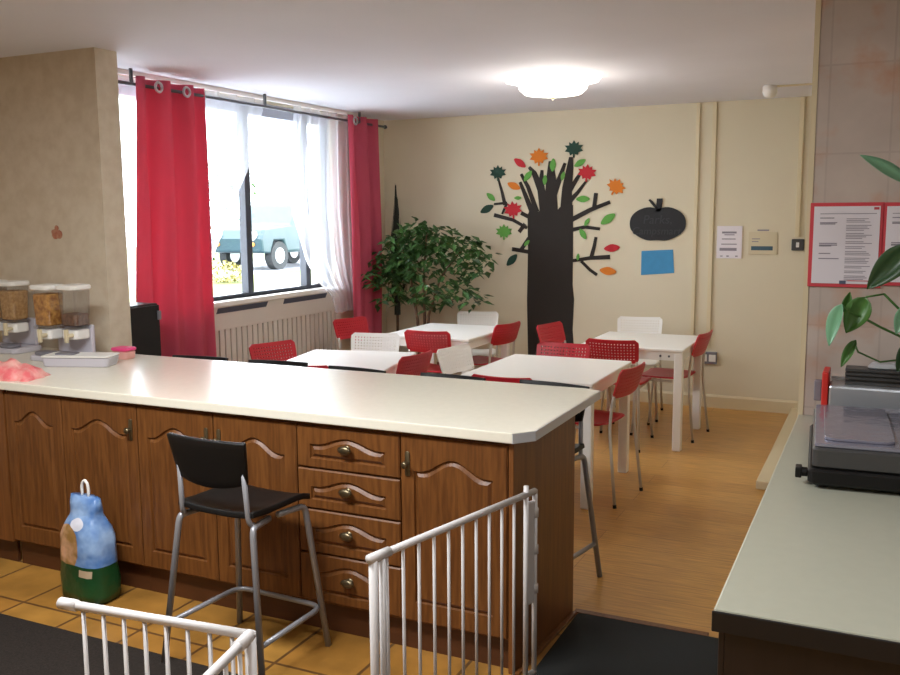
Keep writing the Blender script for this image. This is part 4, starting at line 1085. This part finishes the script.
# ------------------------------------------------------------------ outside
tag(obj('lawn', box(B(), -40, XW-.25, -10, 60, -.2, -.05), 'grass'), 'yellowish green lawn outside the window', 'lawn', kind='structure')
struct('ground_bounce_slab', box(B(), -12.4, XW-.3, -6, 24, -.05, -.035), 'bounce_slab')  # pale reflector added below the sill line, bounces sky light onto the ceiling
struct('ground_road', box(B(), -22, -16.9, -10, 60, -.05, -.04), 'tarmac')
cy = atX(283, 250, -18.6).y
cr_ = thing('parked_car', 'dark teal off-road car parked outside the window', 'car', (-18.6, cy, -.04)); cr_.scale = (1.25, 1.25, 1.25)
prof = [(-2.0, .45), (-2.05, .8), (-1.95, 1.05), (-.75, 1.14), (-.3, 1.68), (1.9, 1.72), (2.05, 1.1), (2.05, .45), (1.75, .42), (1.6, .75), (1.2, .75), (1.05, .42), (-.95, .42), (-1.1, .75), (-1.5, .75), (-1.65, .42)]
bm = B(); prism(bm, prof, 'x', -.82, .82); obj('body', bm, 'car', cr_, bevel=.06)
bm = B(); prism(bm, [(-.6, 1.16), (-.25, 1.6), (.55, 1.62), (.55, 1.16)], 'x', .81, .835); obj('side_window', bm, 'car_glass', cr_)
bm = B(); prism(bm, [(.65, 1.16), (.65, 1.62), (1.8, 1.63), (1.9, 1.16)], 'x', .81, .835); obj('side_window', bm, 'car_glass', cr_)
for y in (-1.3, 1.4):
    for x in (-.72, .72):
        wl = obj('wheel', tube(B(), [(x-.11, y, .36), (x+.11, y, .36)], .36, 24), 'tyre', cr_); obj('hub', tube(B(), [(x-.115, y, .36), (x+.115, y, .36)], .2, 20), 'steel', wl)
for x in (-.55, .55):
    obj('headlight', tube(B(), [(x, -2.07, .88), (x, -2.0, .88)], .12, 18), 'headlight', cr_); obj('indicator', tube(B(), [(x, -2.08, .66), (x, -2.0, .66)], .05, 12), 'amber', cr_)
def blob_bush(name, lab, x, y, z, sx, sy, sz, m, n, size, seed):
    def smp(r):
        while True:
            q = Vector((r.uniform(-1, 1), r.uniform(-1, 1), r.uniform(-1, 1)))
            if .5 < q.length < 1: return Vector((q.x*sx, q.y*sy, q.z*sz+sz))
    tag(obj(name, leaves(n, smp, size, seed), m, loc=(x, y, z)), lab, 'shrub')
blob_bush('shrub', 'pale yellowish shrub on the lawn in front of the parked car', -15.5, atX(228, 280, -15.5).y, -.05, .55, .55, .3, 'flower_bed', 260, .14, 3)
blob_bush('shrub', 'green bush outside beyond the car beside the window mullion', -24, atX(222, 250, -24).y, -.05, 1.6, 1.6, 2.2, 'hedge', 500, .3, 5)

# ------------------------------------------------------------------ light
W = bpy.data.worlds.new('overcast_sky'); SC.world = W; W.use_nodes = True
bgn = W.node_tree.nodes['Background']; bgn.inputs[0].default_value = (.86, .93, 1.0, 1); bgn.inputs[1].default_value = 13.0
def area(name, loc, rot, sx, sy, power, col):
    l = bpy.data.lights.new(name, 'AREA'); l.shape = 'RECTANGLE'; l.size = sx; l.size_y = sy; l.energy = power; l.color = col
    o = bpy.data.objects.new(name, l); C.objects.link(o); o.location = loc; o.rotation_euler = rot; return o
po = area('window_portal', (XW-.15, (WY0+WY1)/2, (WZ0+WZ1)/2), (0, -PI/2, 0), WZ1-WZ0, WY1-WY0, 1, (1, 1, 1)); po.data.cycles.is_portal = True
l = bpy.data.lights.new('ceiling_bulb', 'POINT'); l.energy = 15; l.color = (1, .95, .88); l.shadow_soft_size = .12
o = bpy.data.objects.new('ceiling_bulb', l); C.objects.link(o); o.location = LP+Vector((0, 0, -.24))
# unseen fill lights added under the ceiling to brighten the kitchen
area('kitchen_fill', (-2.2, 1.6, CEIL-.06), (0, 0, 0), 1.4, .3, 80, (.95, .98, 1))
area('kitchen_fill', (.4, .6, CEIL-.06), (0, 0, 0), .3, 1.2, 18, (.95, .98, 1))

SC.view_settings.view_transform = 'Standard'; SC.view_settings.look = 'None'; SC.view_settings.exposure = .25; SC.view_settings.gamma = 1; SC.view_settings.use_curve_mapping = False
SC.render.engine = 'CYCLES'
SC.cycles.use_denoising = True
SC.cycles.max_bounces = 10; SC.cycles.diffuse_bounces = 6; SC.cycles.transparent_max_bounces = 12
SC.cycles.sample_clamp_indirect = 6
